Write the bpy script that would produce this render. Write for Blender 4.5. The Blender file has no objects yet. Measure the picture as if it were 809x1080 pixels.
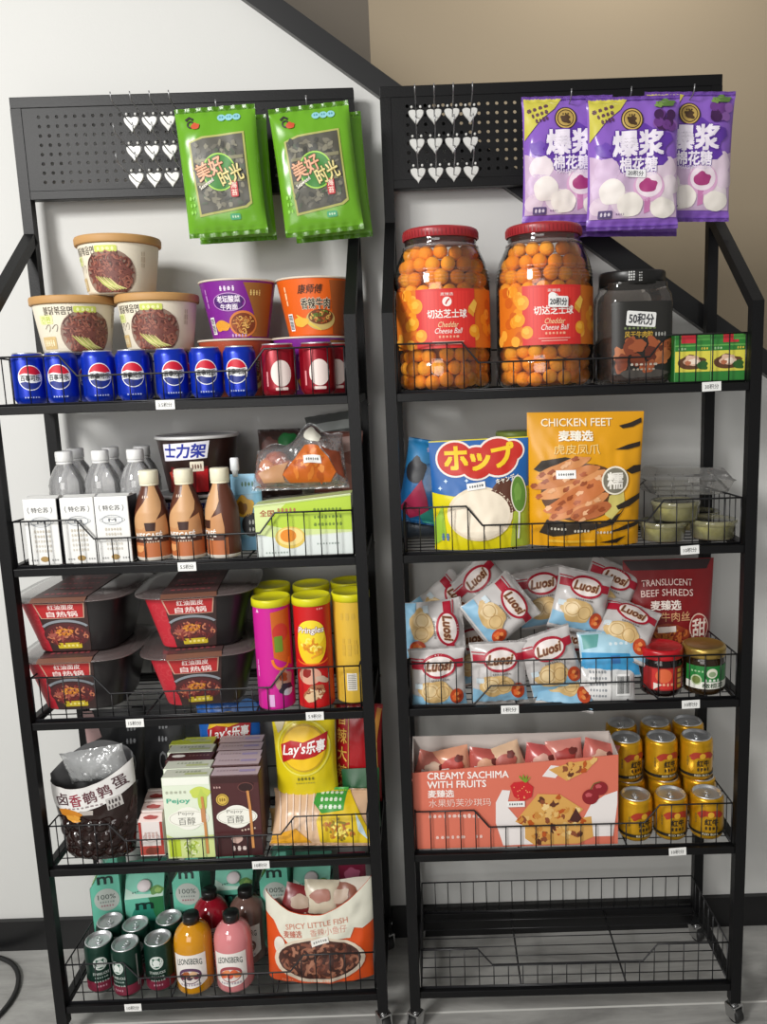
import bpy, bmesh, math, random
from mathutils import Vector, Matrix, noise
from mathutils.geometry import tessellate_polygon

SC = bpy.context.scene
COL = SC.collection
random.seed(7)
PI = math.pi

# ------------------------------------------------------------------ camera
CAM_C = Vector((0.8905360557, -1.6580522606, 1.5121536884))
CAM_R = Vector((0.9994324922, -0.0063413082, -0.0330829457))
CAM_U = Vector((0.0336734135, 0.1620878994, 0.9862016093))
CAM_F = Vector((0.0008914632, 0.9867559479, -0.1622094467))
F_PX, PX_X, PX_Y = 845.0217, 404.5 + 47.9726, 540 - 3.7654
cam_d = bpy.data.cameras.new('camera')
cam_d.lens = F_PX / 1080 * 36
cam_d.sensor_width = 36
cam_d.shift_x = -47.9726 / 1080
cam_d.shift_y = -3.7654 / 1080
cam_d.clip_start = 0.05
cam = bpy.data.objects.new('camera', cam_d)
COL.objects.link(cam)
m3 = Matrix((CAM_R, CAM_U, -CAM_F)).transposed()
cam.matrix_world = Matrix.Translation(CAM_C) @ m3.to_4x4()
SC.camera = cam

# ------------------------------------------------------------------ world, lamps, exposure
wd = bpy.data.worlds.new('world')
SC.world = wd
wd.use_nodes = True
bg = wd.node_tree.nodes['Background']
bg.inputs[0].default_value = (1.0, 0.985, 0.96, 1)
bg.inputs[1].default_value = 0.22


def area(name, loc, target, sx, sy, power, color):
    d = bpy.data.lights.new(name, 'AREA')
    d.shape = 'RECTANGLE'
    d.size, d.size_y = sx, sy
    d.energy = power
    d.color = color
    o = bpy.data.objects.new(name, d)
    COL.objects.link(o)
    o.location = loc
    o.rotation_euler = (Vector(target) - Vector(loc)).to_track_quat('-Z', 'Y').to_euler()
    return o


area('ceiling_panel_light', (-1.0, -2.3, 2.75), (0.4, 0.2, 0.9), 0.7, 0.7, 70, (1.0, 0.985, 0.96))
area('front_fill_light', (-0.2, -3.4, 1.7), (0.5, 0.0, 0.6), 1.8, 1.6, 36, (1.0, 0.98, 0.95))  # added fill from behind the camera to brighten the lower shelves, no window seen
area('stairwell_light', (1.6, 0.75, 3.3), (1.5, 1.25, 1.6), 0.4, 0.3, 6, (1.0, 0.93, 0.82))

SC.view_settings.view_transform = 'Standard'
SC.view_settings.look = 'None'
SC.view_settings.gamma = 1.0
SC.view_settings.use_curve_mapping = False
SC.view_settings.exposure = 0.35


# ------------------------------------------------------------------ materials
def lin(h):
    if isinstance(h, str):
        h = h.lstrip('#')
        c = [int(h[i:i + 2], 16) / 255 for i in (0, 2, 4)]
    else:
        c = [x / 255 for x in h]
    return tuple(x / 12.92 if x <= 0.04045 else ((x + 0.055) / 1.055) ** 2.4 for x in c)


_M = {}


def mat(color, rough=0.5, metal=0.0, spec=0.5, vary=0.0, scale=40.0, bump=0.0, bscale=60.0):
    key = (color, rough, metal, spec, vary, scale, bump, bscale)
    if key in _M:
        return _M[key]
    m = bpy.data.materials.new('m_' + str(color).strip('#'))
    m.use_nodes = True
    nt = m.node_tree
    b = nt.nodes['Principled BSDF']
    c = lin(color)
    b.inputs['Base Color'].default_value = (*c, 1)
    b.inputs['Roughness'].default_value = rough
    b.inputs['Metallic'].default_value = metal
    b.inputs['Specular IOR Level'].default_value = spec
    if vary or bump:
        tc = nt.nodes.new('ShaderNodeTexCoord')
        n = nt.nodes.new('ShaderNodeTexNoise')
        n.inputs['Scale'].default_value = scale
        n.inputs['Detail'].default_value = 4
        nt.links.new(tc.outputs['Object'], n.inputs['Vector'])
        if vary:
            r = nt.nodes.new('ShaderNodeMix')
            r.data_type = 'RGBA'
            r.inputs[6].default_value = (*[x * (1 - vary) for x in c], 1)
            r.inputs[7].default_value = (*[min(1, x * (1 + vary)) for x in c], 1)
            nt.links.new(n.outputs['Fac'], r.inputs[0])
            nt.links.new(r.outputs[2], b.inputs['Base Color'])
        if bump:
            n2 = nt.nodes.new('ShaderNodeTexNoise')
            n2.inputs['Scale'].default_value = bscale
            n2.inputs['Detail'].default_value = 3
            nt.links.new(tc.outputs['Object'], n2.inputs['Vector'])
            bp = nt.nodes.new('ShaderNodeBump')
            bp.inputs['Strength'].default_value = bump
            bp.inputs['Distance'].default_value = 0.01
            nt.links.new(n2.outputs['Fac'], bp.inputs['Height'])
            nt.links.new(bp.outputs['Normal'], b.inputs['Normal'])
    _M[key] = m
    return m


def clear(color='#ffffff', gloss=1.0, rough=0.08, tint=1.0, body=0.0, bump=0.0, bscale=25.0):
    """thin clear plastic: see-through with a Fresnel reflection and a little milky body"""
    key = ('clear', color, gloss, rough, tint, body, bump, bscale)
    if key in _M:
        return _M[key]
    m = bpy.data.materials.new('m_clear')
    m.use_nodes = True
    nt = m.node_tree
    nt.nodes.clear()
    out = nt.nodes.new('ShaderNodeOutputMaterial')
    tr = nt.nodes.new('ShaderNodeBsdfTransparent')
    c = lin(color)
    tr.inputs[0].default_value = (*[1 - tint + tint * x for x in c], 1)
    df = nt.nodes.new('ShaderNodeBsdfDiffuse')
    df.inputs[0].default_value = (*c, 1)
    gl = nt.nodes.new('ShaderNodeBsdfGlossy')
    gl.inputs['Roughness'].default_value = rough
    mx0 = nt.nodes.new('ShaderNodeMixShader')
    mx0.inputs[0].default_value = body
    nt.links.new(tr.outputs[0], mx0.inputs[1])
    nt.links.new(df.outputs[0], mx0.inputs[2])
    fr = nt.nodes.new('ShaderNodeFresnel')
    fr.inputs['IOR'].default_value = 1.5
    mul = nt.nodes.new('ShaderNodeMath')
    mul.operation = 'MULTIPLY'
    mul.inputs[1].default_value = gloss
    mul.use_clamp = True
    nt.links.new(fr.outputs[0], mul.inputs[0])
    mx = nt.nodes.new('ShaderNodeMixShader')
    nt.links.new(mul.outputs[0], mx.inputs[0])
    nt.links.new(mx0.outputs[0], mx.inputs[1])
    nt.links.new(gl.outputs[0], mx.inputs[2])
    nt.links.new(mx.outputs[0], out.inputs[0])
    if bump:
        tc = nt.nodes.new('ShaderNodeTexCoord')
        n2 = nt.nodes.new('ShaderNodeTexNoise')
        n2.inputs['Scale'].default_value = bscale
        nt.links.new(tc.outputs['Object'], n2.inputs['Vector'])
        bp = nt.nodes.new('ShaderNodeBump')
        bp.inputs['Strength'].default_value = bump
        bp.inputs['Distance'].default_value = 0.02
        nt.links.new(n2.outputs['Fac'], bp.inputs['Height'])
        nt.links.new(bp.outputs['Normal'], gl.inputs['Normal'])
        nt.links.new(bp.outputs['Normal'], fr.inputs['Normal'])
    _M[key] = m
    return m


def ink(c):
    return mat(c, 0.45)


RACK = mat('#101011', 0.42, 0.0, 0.22, bump=0.05, bscale=300)
WIRE = mat('#17171a', 0.4)
CHROME = mat('#c8c8c8', 0.25, 1.0)
ALU = mat('#dcdee0', 0.36, 0.9)
WHITE = mat('#eeeeea', 0.5)
BLACK = mat('#141414', 0.45)


# ------------------------------------------------------------------ mesh builder
class MB:
    def __init__(self):
        self.v, self.f, self.fm, self.fs, self.mats = [], [], [], [], []

    def mi(self, m):
        if m not in self.mats:
            self.mats.append(m)
        return self.mats.index(m)

    def add(self, vs, fs, m, smooth=False):
        o = len(self.v)
        self.v += [tuple(x) for x in vs]
        k = self.mi(m)
        for f in fs:
            self.f.append([i + o for i in f])
            self.fm.append(k)
            self.fs.append(smooth)

    def box(self, x0, x1, y0, y1, z0, z1, m, bev=0.0, M=None):
        bm = bmesh.new()
        bmesh.ops.create_cube(bm, size=1)
        for v in bm.verts:
            v.co = Vector((x0 + (v.co.x + .5) * (x1 - x0), y0 + (v.co.y + .5) * (y1 - y0), z0 + (v.co.z + .5) * (z1 - z0)))
        if bev:
            bmesh.ops.bevel(bm, geom=list(bm.edges), offset=bev, segments=2, affect='EDGES', profile=0.5)
        bm.verts.index_update()
        vs = [v.co.copy() for v in bm.verts]
        if M:
            vs = [M @ v for v in vs]
        self.add(vs, [[v.index for v in f.verts] for f in bm.faces], m)
        bm.free()

    def hexa(self, p, m):
        """eight corners: bottom 4 ccw, top 4 ccw"""
        self.add(p, [[3, 2, 1, 0], [4, 5, 6, 7], [0, 1, 5, 4], [1, 2, 6, 5], [2, 3, 7, 6], [3, 0, 4, 7]], m)

    def tube(self, pts, r, m, n=6, cap=True, square=False):
        pts = [Vector(p) for p in pts]
        N = len(pts)
        rs = r if isinstance(r, (list, tuple)) else [r] * N
        vs, fs = [], []
        ref = None
        for i, p in enumerate(pts):
            a = (p - pts[i - 1]).normalized() if i else None
            b = (pts[i + 1] - p).normalized() if i < N - 1 else None
            t = ((a or b) + (b or a)).normalized()
            if ref is None:
                ref = Vector((1, 0, 0)) if abs(t.x) < 0.8 else Vector((0, 0, 1))
            s = (ref - t * ref.dot(t)).normalized()
            ref = s
            u = t.cross(s)
            k = 1.0
            if a and b:
                k = 1 / max(0.5, math.cos(a.angle(b) / 2))
            for j in range(n):
                th = 2 * PI * j / n + (PI / 4 if square else 0)
                q = math.sqrt(2) if square else 1
                d = s * math.cos(th) + u * math.sin(th)
                if k > 1.001:
                    bn = a.cross(b)
                    bn = bn.normalized() if bn.length > 1e-6 else None
                    if bn:
                        side = t.cross(bn)
                        d = d + side * d.dot(side) * (k - 1)
                vs.append(p + d * rs[i] * q)
        for i in range(N - 1):
            for j in range(n):
                fs.append([i * n + j, i * n + (j + 1) % n, (i + 1) * n + (j + 1) % n, (i + 1) * n + j])
        if cap:
            fs.append(list(range(n))[::-1])
            fs.append([(N - 1) * n + j for j in range(n)])
        self.add(vs, fs, m, smooth=not square)

    def lathe(self, prof, m, n=36, cap0=True, cap1=True, sx=1.0, sy=1.0, ex=2.0, smooth=True, M=None):
        """prof: (r, z) bottom to top; m: one material or one per segment; ex: superellipse exponent"""
        N = len(prof)
        vs = []
        for (r, z) in prof:
            for j in range(n):
                th = 2 * PI * j / n - PI / 2
                c, s = math.cos(th), math.sin(th)
                if ex != 2.0:
                    q = (abs(c) ** ex + abs(s) ** ex) ** (-1 / ex)
                    c, s = c * q, s * q
                p = Vector((r * sx * c, r * sy * s, z))
                vs.append(M @ p if M else p)
        for i in range(N - 1):
            fs = [[j, (j + 1) % n, n + (j + 1) % n, n + j] for j in range(n)]
            mm = m[i] if isinstance(m, (list, tuple)) else m
            if i == 0:
                o = len(self.v)
                self.v += [tuple(x) for x in vs]
            k = self.mi(mm)
            for f in fs:
                self.f.append([o + i * n + q for q in f])
                self.fm.append(k)
                self.fs.append(smooth)
        m0 = m[0] if isinstance(m, (list, tuple)) else m
        m1 = m[-1] if isinstance(m, (list, tuple)) else m
        if cap0 and prof[0][0] > 1e-6:
            self.f.append([o + j for j in range(n)][::-1]); self.fm.append(self.mi(m0)); self.fs.append(False)
        if cap1 and prof[-1][0] > 1e-6:
            self.f.append([o + (N - 1) * n + j for j in range(n)]); self.fm.append(self.mi(m1)); self.fs.append(False)

    def grid(self, fn, u0, u1, v0, v1, nu, nv, m, flip=False):
        vs = [fn(u0 + (u1 - u0) * i / nu, v0 + (v1 - v0) * j / nv) for j in range(nv + 1) for i in range(nu + 1)]
        fs = []
        for j in range(nv):
            for i in range(nu):
                a = j * (nu + 1) + i
                q = [a, a + 1, a + nu + 2, a + nu + 1]
                fs.append(q[::-1] if flip else q)
        self.add(vs, fs, m, smooth=True)

    def ball(self, c, r, m, n=10, sz=1.0, M=None):
        vs, fs = [], []
        for i in range(n // 2 + 1):
            ph = PI * i / (n // 2)
            for j in range(n):
                th = 2 * PI * j / n
                p = Vector((math.sin(ph) * math.cos(th), math.sin(ph) * math.sin(th), math.cos(ph) * sz)) * r
                vs.append((M @ p if M else p) + Vector(c))
        for i in range(n // 2):
            for j in range(n):
                fs.append([i * n + j, (i + 1) * n + j, (i + 1) * n + (j + 1) % n, i * n + (j + 1) % n])
        self.add(vs, fs, m, smooth=True)

    def mesh(self, name):
        me = bpy.data.meshes.new(name)
        me.from_pydata(self.v, [], self.f)
        for m in self.mats:
            me.materials.append(m)
        me.polygons.foreach_set('material_index', self.fm)
        me.polygons.foreach_set('use_smooth', self.fs)
        me.update()
        return me

    def build(self, name, parent=None, M=None):
        o = bpy.data.objects.new(name, self.mesh(name))
        COL.objects.link(o)
        if parent is not None:
            o.parent = parent
        if M is not None:
            o.matrix_local = M
        return o


# ------------------------------------------------------------------ printed designs laid on a surface
_T = {}


def glyphs(s, bold=0.0, spacing=1.0):
    key = (s, bold, spacing)
    if key not in _T:
        c = bpy.data.curves.new('lettering', 'FONT')
        c.body = s
        c.size = 1
        c.offset = bold
        c.space_character = spacing
        c.resolution_u = 2
        c.align_x = 'CENTER'
        o = bpy.data.objects.new('lettering', c)
        me = o.to_mesh()
        me.calc_loop_triangles()
        vs = [(v.co.x, v.co.y) for v in me.vertices]
        ts = [tuple(t.vertices) for t in me.loop_triangles]
        o.to_mesh_clear()
        bpy.data.objects.remove(o)
        bpy.data.curves.remove(c)
        xs, ys = [v[0] for v in vs], [v[1] for v in vs]
        _T[key] = (vs, ts, min(xs), max(xs), min(ys), max(ys))
    return _T[key]


def refine(vs, ts, L):
    vs = list(vs)
    for _ in range(7):
        mids, out, any_ = {}, [], False

        def mid(a, b):
            k = (a, b) if a < b else (b, a)
            if k not in mids:
                vs.append(((vs[a][0] + vs[b][0]) / 2, (vs[a][1] + vs[b][1]) / 2))
                mids[k] = len(vs) - 1
            return mids[k]

        def lng(a, b):
            return math.hypot(vs[a][0] - vs[b][0], vs[a][1] - vs[b][1]) > L
        for (a, b, c) in ts:
            e = [lng(a, b), lng(b, c), lng(c, a)]
            n = sum(e)
            if n == 0:
                out.append((a, b, c)); continue
            any_ = True
            while not e[0] or (n == 2 and e[2]):
                a, b, c = b, c, a
                e = [e[1], e[2], e[0]]
            m = mid(a, b)
            if n == 1:
                out += [(a, m, c), (m, b, c)]
            elif n == 2:
                k = mid(b, c)
                out += [(m, b, k), (a, m, k), (a, k, c)]
            else:
                k, l = mid(b, c), mid(c, a)
                out += [(a, m, l), (m, b, k), (l, k, c), (m, k, l)]
        ts = out
        if not any_:
            break
    return vs, ts


class Print:
    """2-D shapes in metres (x right, y up) carried onto a surface by fn(x, y, lift)"""

    def __init__(self, mb, fn, L=0.01, base=0.0005, step=0.00025, ox=0.0, oy=0.0, clip=None):
        self.mb, self.fn, self.L, self.base, self.step, self.ox, self.oy = mb, fn, L, base, step, ox, oy
        self.clip = clip
        wr = getattr(fn, 'wr', 0.0)                                # wrinkled film: lift the print clear of the wrinkles
        if wr:
            self.base, self.step = max(base, .0006 + .32 * wr), .00035

    def tris(self, vs, ts, m, layer):
        if isinstance(m, str):
            m = ink(m)
        vs = [(x + self.ox, y + self.oy) for x, y in vs]
        vs, ts = refine(vs, ts, self.L)
        if self.clip:
            x0, x1, y0, y1 = self.clip
            vs = [(min(max(x, x0), x1), min(max(y, y0), y1)) for x, y in vs]
            ts = [t for t in ts if abs((vs[t[1]][0] - vs[t[0]][0]) * (vs[t[2]][1] - vs[t[0]][1]) - (vs[t[2]][0] - vs[t[0]][0]) * (vs[t[1]][1] - vs[t[0]][1])) > 1e-10]
        self.n = (getattr(self, 'n', -1) + 1) % 40
        h = self.base + self.step * layer + 6e-6 * self.n             # no two shapes of a print share a plane
        self.mb.add([self.fn(x, y, h) for x, y in vs], ts, m, smooth=True)

    def poly(self, pts, m, layer=1):
        pts = [(p[0], p[1]) for p in pts]
        A = sum(pts[i][0] * pts[(i + 1) % len(pts)][1] - pts[(i + 1) % len(pts)][0] * pts[i][1] for i in range(len(pts)))
        if A < 0:
            pts = pts[::-1]
        t = tessellate_polygon([[Vector((x, y, 0)) for x, y in pts]])
        self.tris(pts, [tuple(q) for q in t], m, layer)

    def rect(self, cx, cy, w, h, m, layer=1, rot=0.0, r=0.0):
        pts = []
        if r:
            r = min(r, w / 2 - 1e-5, h / 2 - 1e-5)
            for (sx, sy, a0) in ((1, -1, -PI / 2), (1, 1, 0), (-1, 1, PI / 2), (-1, -1, PI)):
                for k in range(5):
                    a = a0 + PI / 8 * k
                    pts.append((sx * (w / 2 - r) + r * math.cos(a), sy * (h / 2 - r) + r * math.sin(a)))
        else:
            pts = [(-w / 2, -h / 2), (w / 2, -h / 2), (w / 2, h / 2), (-w / 2, h / 2)]
        c, s = math.cos(rot), math.sin(rot)
        self.poly([(cx + x * c - y * s, cy + x * s + y * c) for x, y in pts], m, layer)

    def ell(self, cx, cy, rx, ry, m, layer=1, rot=0.0, n=28, a0=0.0, a1=2 * PI):
        c, s = math.cos(rot), math.sin(rot)
        full = abs(a1 - a0 - 2 * PI) < 1e-6
        pts = []
        for k in range(n + (0 if full else 1)):
            a = a0 + (a1 - a0) * k / n
            x, y = rx * math.cos(a), ry * math.sin(a)
            pts.append((cx + x * c - y * s, cy + x * s + y * c))
        self.poly(pts, m, layer)

    def ring(self, cx, cy, rx, ry, t, m, layer=1, rot=0.0, n=36, a0=0.0, a1=2 * PI):
        c, s = math.cos(rot), math.sin(rot)
        vs, ts = [], []
        for k in range(n + 1):
            a = a0 + (a1 - a0) * k / n
            for q in (0, 1):
                x, y = (rx - t * q) * math.cos(a), (ry - t * q) * math.sin(a)
                vs.append((cx + x * c - y * s, cy + x * s + y * c))
        for k in range(n):
            ts += [(2 * k + 1, 2 * k, 2 * k + 2), (2 * k + 1, 2 * k + 2, 2 * k + 3)]
        self.tris(vs, ts, m, layer)

    def blob(self, cx, cy, rx, ry, m, layer=1, seed=0, amp=0.18, rot=0.0, n=22):
        rd = random.Random(seed)
        ks = [(rd.uniform(0, 6.28), rd.uniform(.3, 1)) for _ in range(5)]
        c, s = math.cos(rot), math.sin(rot)
        pts = []
        for k in range(n):
            a = 2 * PI * k / n
            q = 1 + amp * sum(w * math.sin((j + 2) * a + p) for j, (p, w) in enumerate(ks)) / 2.2
            x, y = rx * q * math.cos(a), ry * q * math.sin(a)
            pts.append((cx + x * c - y * s, cy + x * s + y * c))
        self.poly(pts, m, layer)

    def strip(self, pts, w, m, layer=1, taper=False):
        vs, ts = [], []
        N = len(pts)
        for i in range(N):
            a, b = pts[max(0, i - 1)], pts[min(N - 1, i + 1)]
            dx, dy = b[0] - a[0], b[1] - a[1]
            l = math.hypot(dx, dy) or 1
            ww = w * (math.sin(PI * (i + .3) / (N - .4)) if taper else 1) / 2
            nx, ny = -dy / l * ww, dx / l * ww
            vs += [(pts[i][0] + nx, pts[i][1] + ny), (pts[i][0] - nx, pts[i][1] - ny)]
        for i in range(N - 1):
            ts += [(2 * i + 1, 2 * i + 3, 2 * i), (2 * i, 2 * i + 3, 2 * i + 2)]
        self.tris(vs, ts, m, layer)

    def text(self, s, cx, cy, w, h, m, layer=1, rot=0.0, bold=0.0, shear=0.0, outline=None, spacing=1.0, arch=0.0):
        """lettering fitted to a w x h box; bold and outline thicken it by this share of the letter size"""
        if outline:
            self._text(s, cx, cy, w, h, outline[0], layer, rot, bold + outline[1], shear, spacing, arch, 8)
            layer += 1
        self._text(s, cx, cy, w, h, m, layer, rot, bold, shear, spacing, arch, 4)

    def _text(self, s, cx, cy, w, h, m, layer, rot, bold, shear, spacing, arch, nd):
        vs, ts, x0, x1, y0, y1 = glyphs(s, 0.0, spacing)
        kx = w / (x1 - x0) if w else h / (y1 - y0)
        ky = h / (y1 - y0) if h else kx
        mx, my = (x0 + x1) / 2, (y0 + y1) / 2
        c, sn = math.cos(rot), math.sin(rot)
        W = (x1 - x0) * kx
        dirs = [(0, 0)]
        if bold > 0:
            b = bold * .8
            dirs += [(b * math.cos(2 * PI * (k + .5) / nd), b * math.sin(2 * PI * (k + .5) / nd)) for k in range(nd)]
        for dx, dy in dirs:
            out = []
            for x, y in vs:
                x, y = (x - mx + dx) * kx, (y - my + dy) * ky
                x += shear * y
                y += arch * (1 - (2 * x / W) ** 2) if arch else 0
                out.append((cx + x * c - y * sn, cy + x * sn + y * c))
            self.tris(out, ts, m, layer)

    def noodles(self, cx, cy, rx, ry, cols, n, w, layer=2, seed=1, length=1.0, lo=-PI, hi=PI):
        rd = random.Random(seed)
        for k in range(n):
            a = rd.uniform(lo, hi)
            q = math.sqrt(rd.random()) * 0.86
            x, y = cx + rx * q * math.cos(a), cy + ry * q * math.sin(a)
            d = rd.uniform(0, 2 * PI)
            cv = rd.uniform(-1, 1) * 0.75
            pts = []
            st = min(rx, ry) * 0.12 * length
            for i in range(7):
                if ((x - cx) / rx) ** 2 + ((y - cy) / ry) ** 2 > 0.93:
                    break
                pts.append((x, y))
                x += st * math.cos(d)
                y += st * math.sin(d)
                d += cv
            if len(pts) > 2:
                self.strip(pts, w, cols[k % len(cols)], layer + (k % 5))

    def bars(self, cx, cy, w, h, m, layer=1, n=9, seed=3, rot=0.0):
        """small print too fine to read: a row of short strokes"""
        rd = random.Random(seed)
        c, s = math.cos(rot), math.sin(rot)
        cw = w / n
        for k in range(n):
            x = -w / 2 + cw * (k + .5)
            ww = cw * rd.uniform(.5, .85)
            hh = h * rd.uniform(.7, 1)
            self.rect(cx + x * c, cy + x * s, ww, hh * .32, m, layer, rot)
            self.rect(cx + x * c + s * hh * .33, cy + x * s - c * hh * .33, ww * .8, hh * .25, m, layer, rot)
            self.rect(cx + x * c - s * hh * .33, cy + x * s + c * hh * .33, ww * .7, hh * .25, m, layer, rot)

    def barcode(self, cx, cy, w, h, layer=1, seed=5, vert=False):
        self.rect(cx, cy, w, h, '#f2f2f0', layer)
        rd = random.Random(seed)
        n = 11
        for k in range(n):
            t = (k + .5) / n - .5
            if vert:
                self.rect(cx, cy + t * h * .86, w * .8, h / n * rd.uniform(.25, .6), '#222222', layer + 1)
            else:
                self.rect(cx + t * w * .86, cy, w / n * rd.uniform(.25, .6), h * .8, '#222222', layer + 1)


def prof_r(prof, z):
    for (r0, z0), (r1, z1) in zip(prof, prof[1:]):
        if z0 <= z <= z1 and z1 > z0:
            return r0 + (r1 - r0) * (z - z0) / (z1 - z0)
    return prof[0][0] if z < prof[0][1] else prof[-1][0]


def lathe_fn(prof, R=None, face=0.0):
    R = R or max(r for r, _ in prof)

    def fn(x, y, h):
        a = x / R + face
        r = prof_r(prof, y) + h
        return Vector((r * math.sin(a), -r * math.cos(a), y))
    return fn


def plane_fn(o, ux, uy, n):
    o, ux, uy, n = Vector(o), Vector(ux), Vector(uy), Vector(n)
    return lambda x, y, h: o + ux * x + uy * y + n * h


def front_fn(y=0.0, x0=0.0, z0=0.0):
    return plane_fn((x0, y, z0), (1, 0, 0), (0, 0, 1), (0, -1, 0))


# ------------------------------------------------------------------ things
def tag(o, label=None, cat=None, group=None, kind=None):
    if label: o['label'] = label
    if cat: o['category'] = cat
    if group: o['group'] = group
    if kind: o['kind'] = kind
    return o


def thing(name, label, cat, M, group=None):
    o = bpy.data.objects.new(name, None)
    o.empty_display_size = 0.03
    COL.objects.link(o)
    o.matrix_world = M
    return tag(o, label, cat, group)


def solo(mb, name, label, cat, M, group=None):
    o = mb.build(name)
    o.matrix_world = M
    return tag(o, label, cat, group)


def dup(o, M, label=None, group=None):
    r = o.copy()
    COL.objects.link(r)
    r.matrix_world = M
    if label: r['label'] = label
    if group: r['group'] = group
    for ch in list(o.children):
        c = ch.copy()
        COL.objects.link(c)
        c.parent = r
        for g in list(ch.children):
            d = g.copy()
            COL.objects.link(d)
            d.parent = c
    return r


ORD = ['first', 'second', 'third', 'fourth', 'fifth', 'sixth', 'seventh', 'eighth', 'ninth', 'tenth']

# the two racks: origin of the front-left post on the floor, turn about z
W, D = 0.745, 0.2729
ZS = [1.4713, 1.1315, 0.7872, 0.4377, 0.0900]
ZTOP, ZBEND, ZJOIN = 2.158, 1.636, 1.856
FLR = 0.0115
RM = [Matrix.Rotation(0.011396, 4, 'Z'), Matrix.Translation((0.8214, 0.00932, 0)) @ Matrix.Rotation(-0.011396, 4, 'Z')]


def pix(P):
    d = P - CAM_C
    z = d.dot(CAM_F)
    return (PX_X + F_PX * d.dot(CAM_R) / z, PX_Y - F_PX * d.dot(CAM_U) / z)


def UX(i, x, v, z):
    """rack-local u of photo column x at depth v and height z"""
    u = 0.37
    for _ in range(6):
        a = pix(RM[i] @ Vector((u, v, z)))[0]
        b = pix(RM[i] @ Vector((u + 0.01, v, z)))[0]
        u += (x - a) / ((b - a) / 0.01)
    return u


def PT(i, x, y, v):
    """rack-local point of photo pixel (x, y) on the plane at depth v"""
    d = CAM_F + CAM_R * ((x - PX_X) / F_PX) - CAM_U * ((y - PX_Y) / F_PX)
    inv = RM[i].inverted()
    o = inv @ CAM_C
    dl = inv.to_3x3() @ d
    t = (v - o.y) / dl.y
    return o + dl * t


def at(i, u, v, z, rz=0.0, rx=0.0, ry=0.0):
    return RM[i] @ Matrix.Translation((u, v, z)) @ Matrix.Rotation(rz, 4, 'Z') @ Matrix.Rotation(ry, 4, 'Y') @ Matrix.Rotation(rx, 4, 'X')


def on(i, k, x, v, dz=0.0, rz=0.0, rx=0.0, ry=0.0, hz=0.05):
    """on shelf k (1-5) of rack i, under photo column x, at depth v"""
    z = ZS[k - 1] + FLR + dz
    return at(i, UX(i, x, v, z + hz), v, z, rz, rx, ry)


SIDE = ['left', 'right']
SHELF = ['top', 'second', 'third', 'fourth', 'bottom']


# ================================================================== the setting
def struct(mb, name):
    o = mb.build(name)
    o['kind'] = 'structure'
    return o


def floor_mat():
    m = bpy.data.materials.new('m_floor_tile')
    m.use_nodes = True
    nt = m.node_tree
    b = nt.nodes['Principled BSDF']
    tc = nt.nodes.new('ShaderNodeTexCoord')
    br = nt.nodes.new('ShaderNodeTexBrick')
    br.offset = 0.5
    br.inputs['Scale'].default_value = 1.0
    br.inputs['Brick Width'].default_value = 12.0
    br.inputs['Row Height'].default_value = 0.6
    br.inputs['Mortar Size'].default_value = 0.0035
    br.inputs['Mortar Smooth'].default_value = 0.3
    mp = nt.nodes.new('ShaderNodeMapping')
    mp.inputs['Location'].default_value = (0.35, -0.050, 0)
    nt.links.new(tc.outputs['Object'], mp.inputs['Vector'])
    nt.links.new(mp.outputs['Vector'], br.inputs['Vector'])
    m2 = nt.nodes.new('ShaderNodeMapping')
    m2.inputs['Scale'].default_value = (1.6, 7.0, 1)
    m2.inputs['Rotation'].default_value = (0, 0, 0.35)
    nt.links.new(tc.outputs['Object'], m2.inputs['Vector'])
    n = nt.nodes.new('ShaderNodeTexNoise')
    n.inputs['Scale'].default_value = 1.7
    n.inputs['Detail'].default_value = 8
    n.inputs['Roughness'].default_value = 0.65
    n.inputs['Distortion'].default_value = 0.6
    nt.links.new(m2.outputs['Vector'], n.inputs['Vector'])
    cr = nt.nodes.new('ShaderNodeValToRGB')
    cr.color_ramp.elements[0].position = 0.3
    cr.color_ramp.elements[0].color = (*lin('#7b7a77'), 1)
    cr.color_ramp.elements[1].position = 0.72
    cr.color_ramp.elements[1].color = (*lin('#bab9b5'), 1)
    nt.links.new(n.outputs['Fac'], cr.inputs[0])
    nt.links.new(cr.outputs[0], br.inputs['Color1'])
    nt.links.new(cr.outputs[0], br.inputs['Color2'])
    br.inputs['Mortar'].default_value = (*lin('#d8d7d2'), 1)
    nt.links.new(br.outputs['Color'], b.inputs['Base Color'])
    b.inputs['Roughness'].default_value = 0.32
    return m


WALLY = 0.33
wallwhite = mat('#cbcbc8', 0.75, vary=0.03, scale=3, bump=0.03, bscale=220)
beige = mat('#9c8e78', 0.8, vary=0.04, scale=2, bump=0.03, bscale=200)
greige = mat('#857d72', 0.8, vary=0.04, scale=2)
skirt = mat('#121213', 0.35)

mb = MB(); mb.box(-2.6, 4.4, -2.6, WALLY, -0.05, 0.0, floor_mat()); struct(mb, 'floor')


def sz(x, c):
    return c - 0.725 * (x - 1.2)


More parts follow.
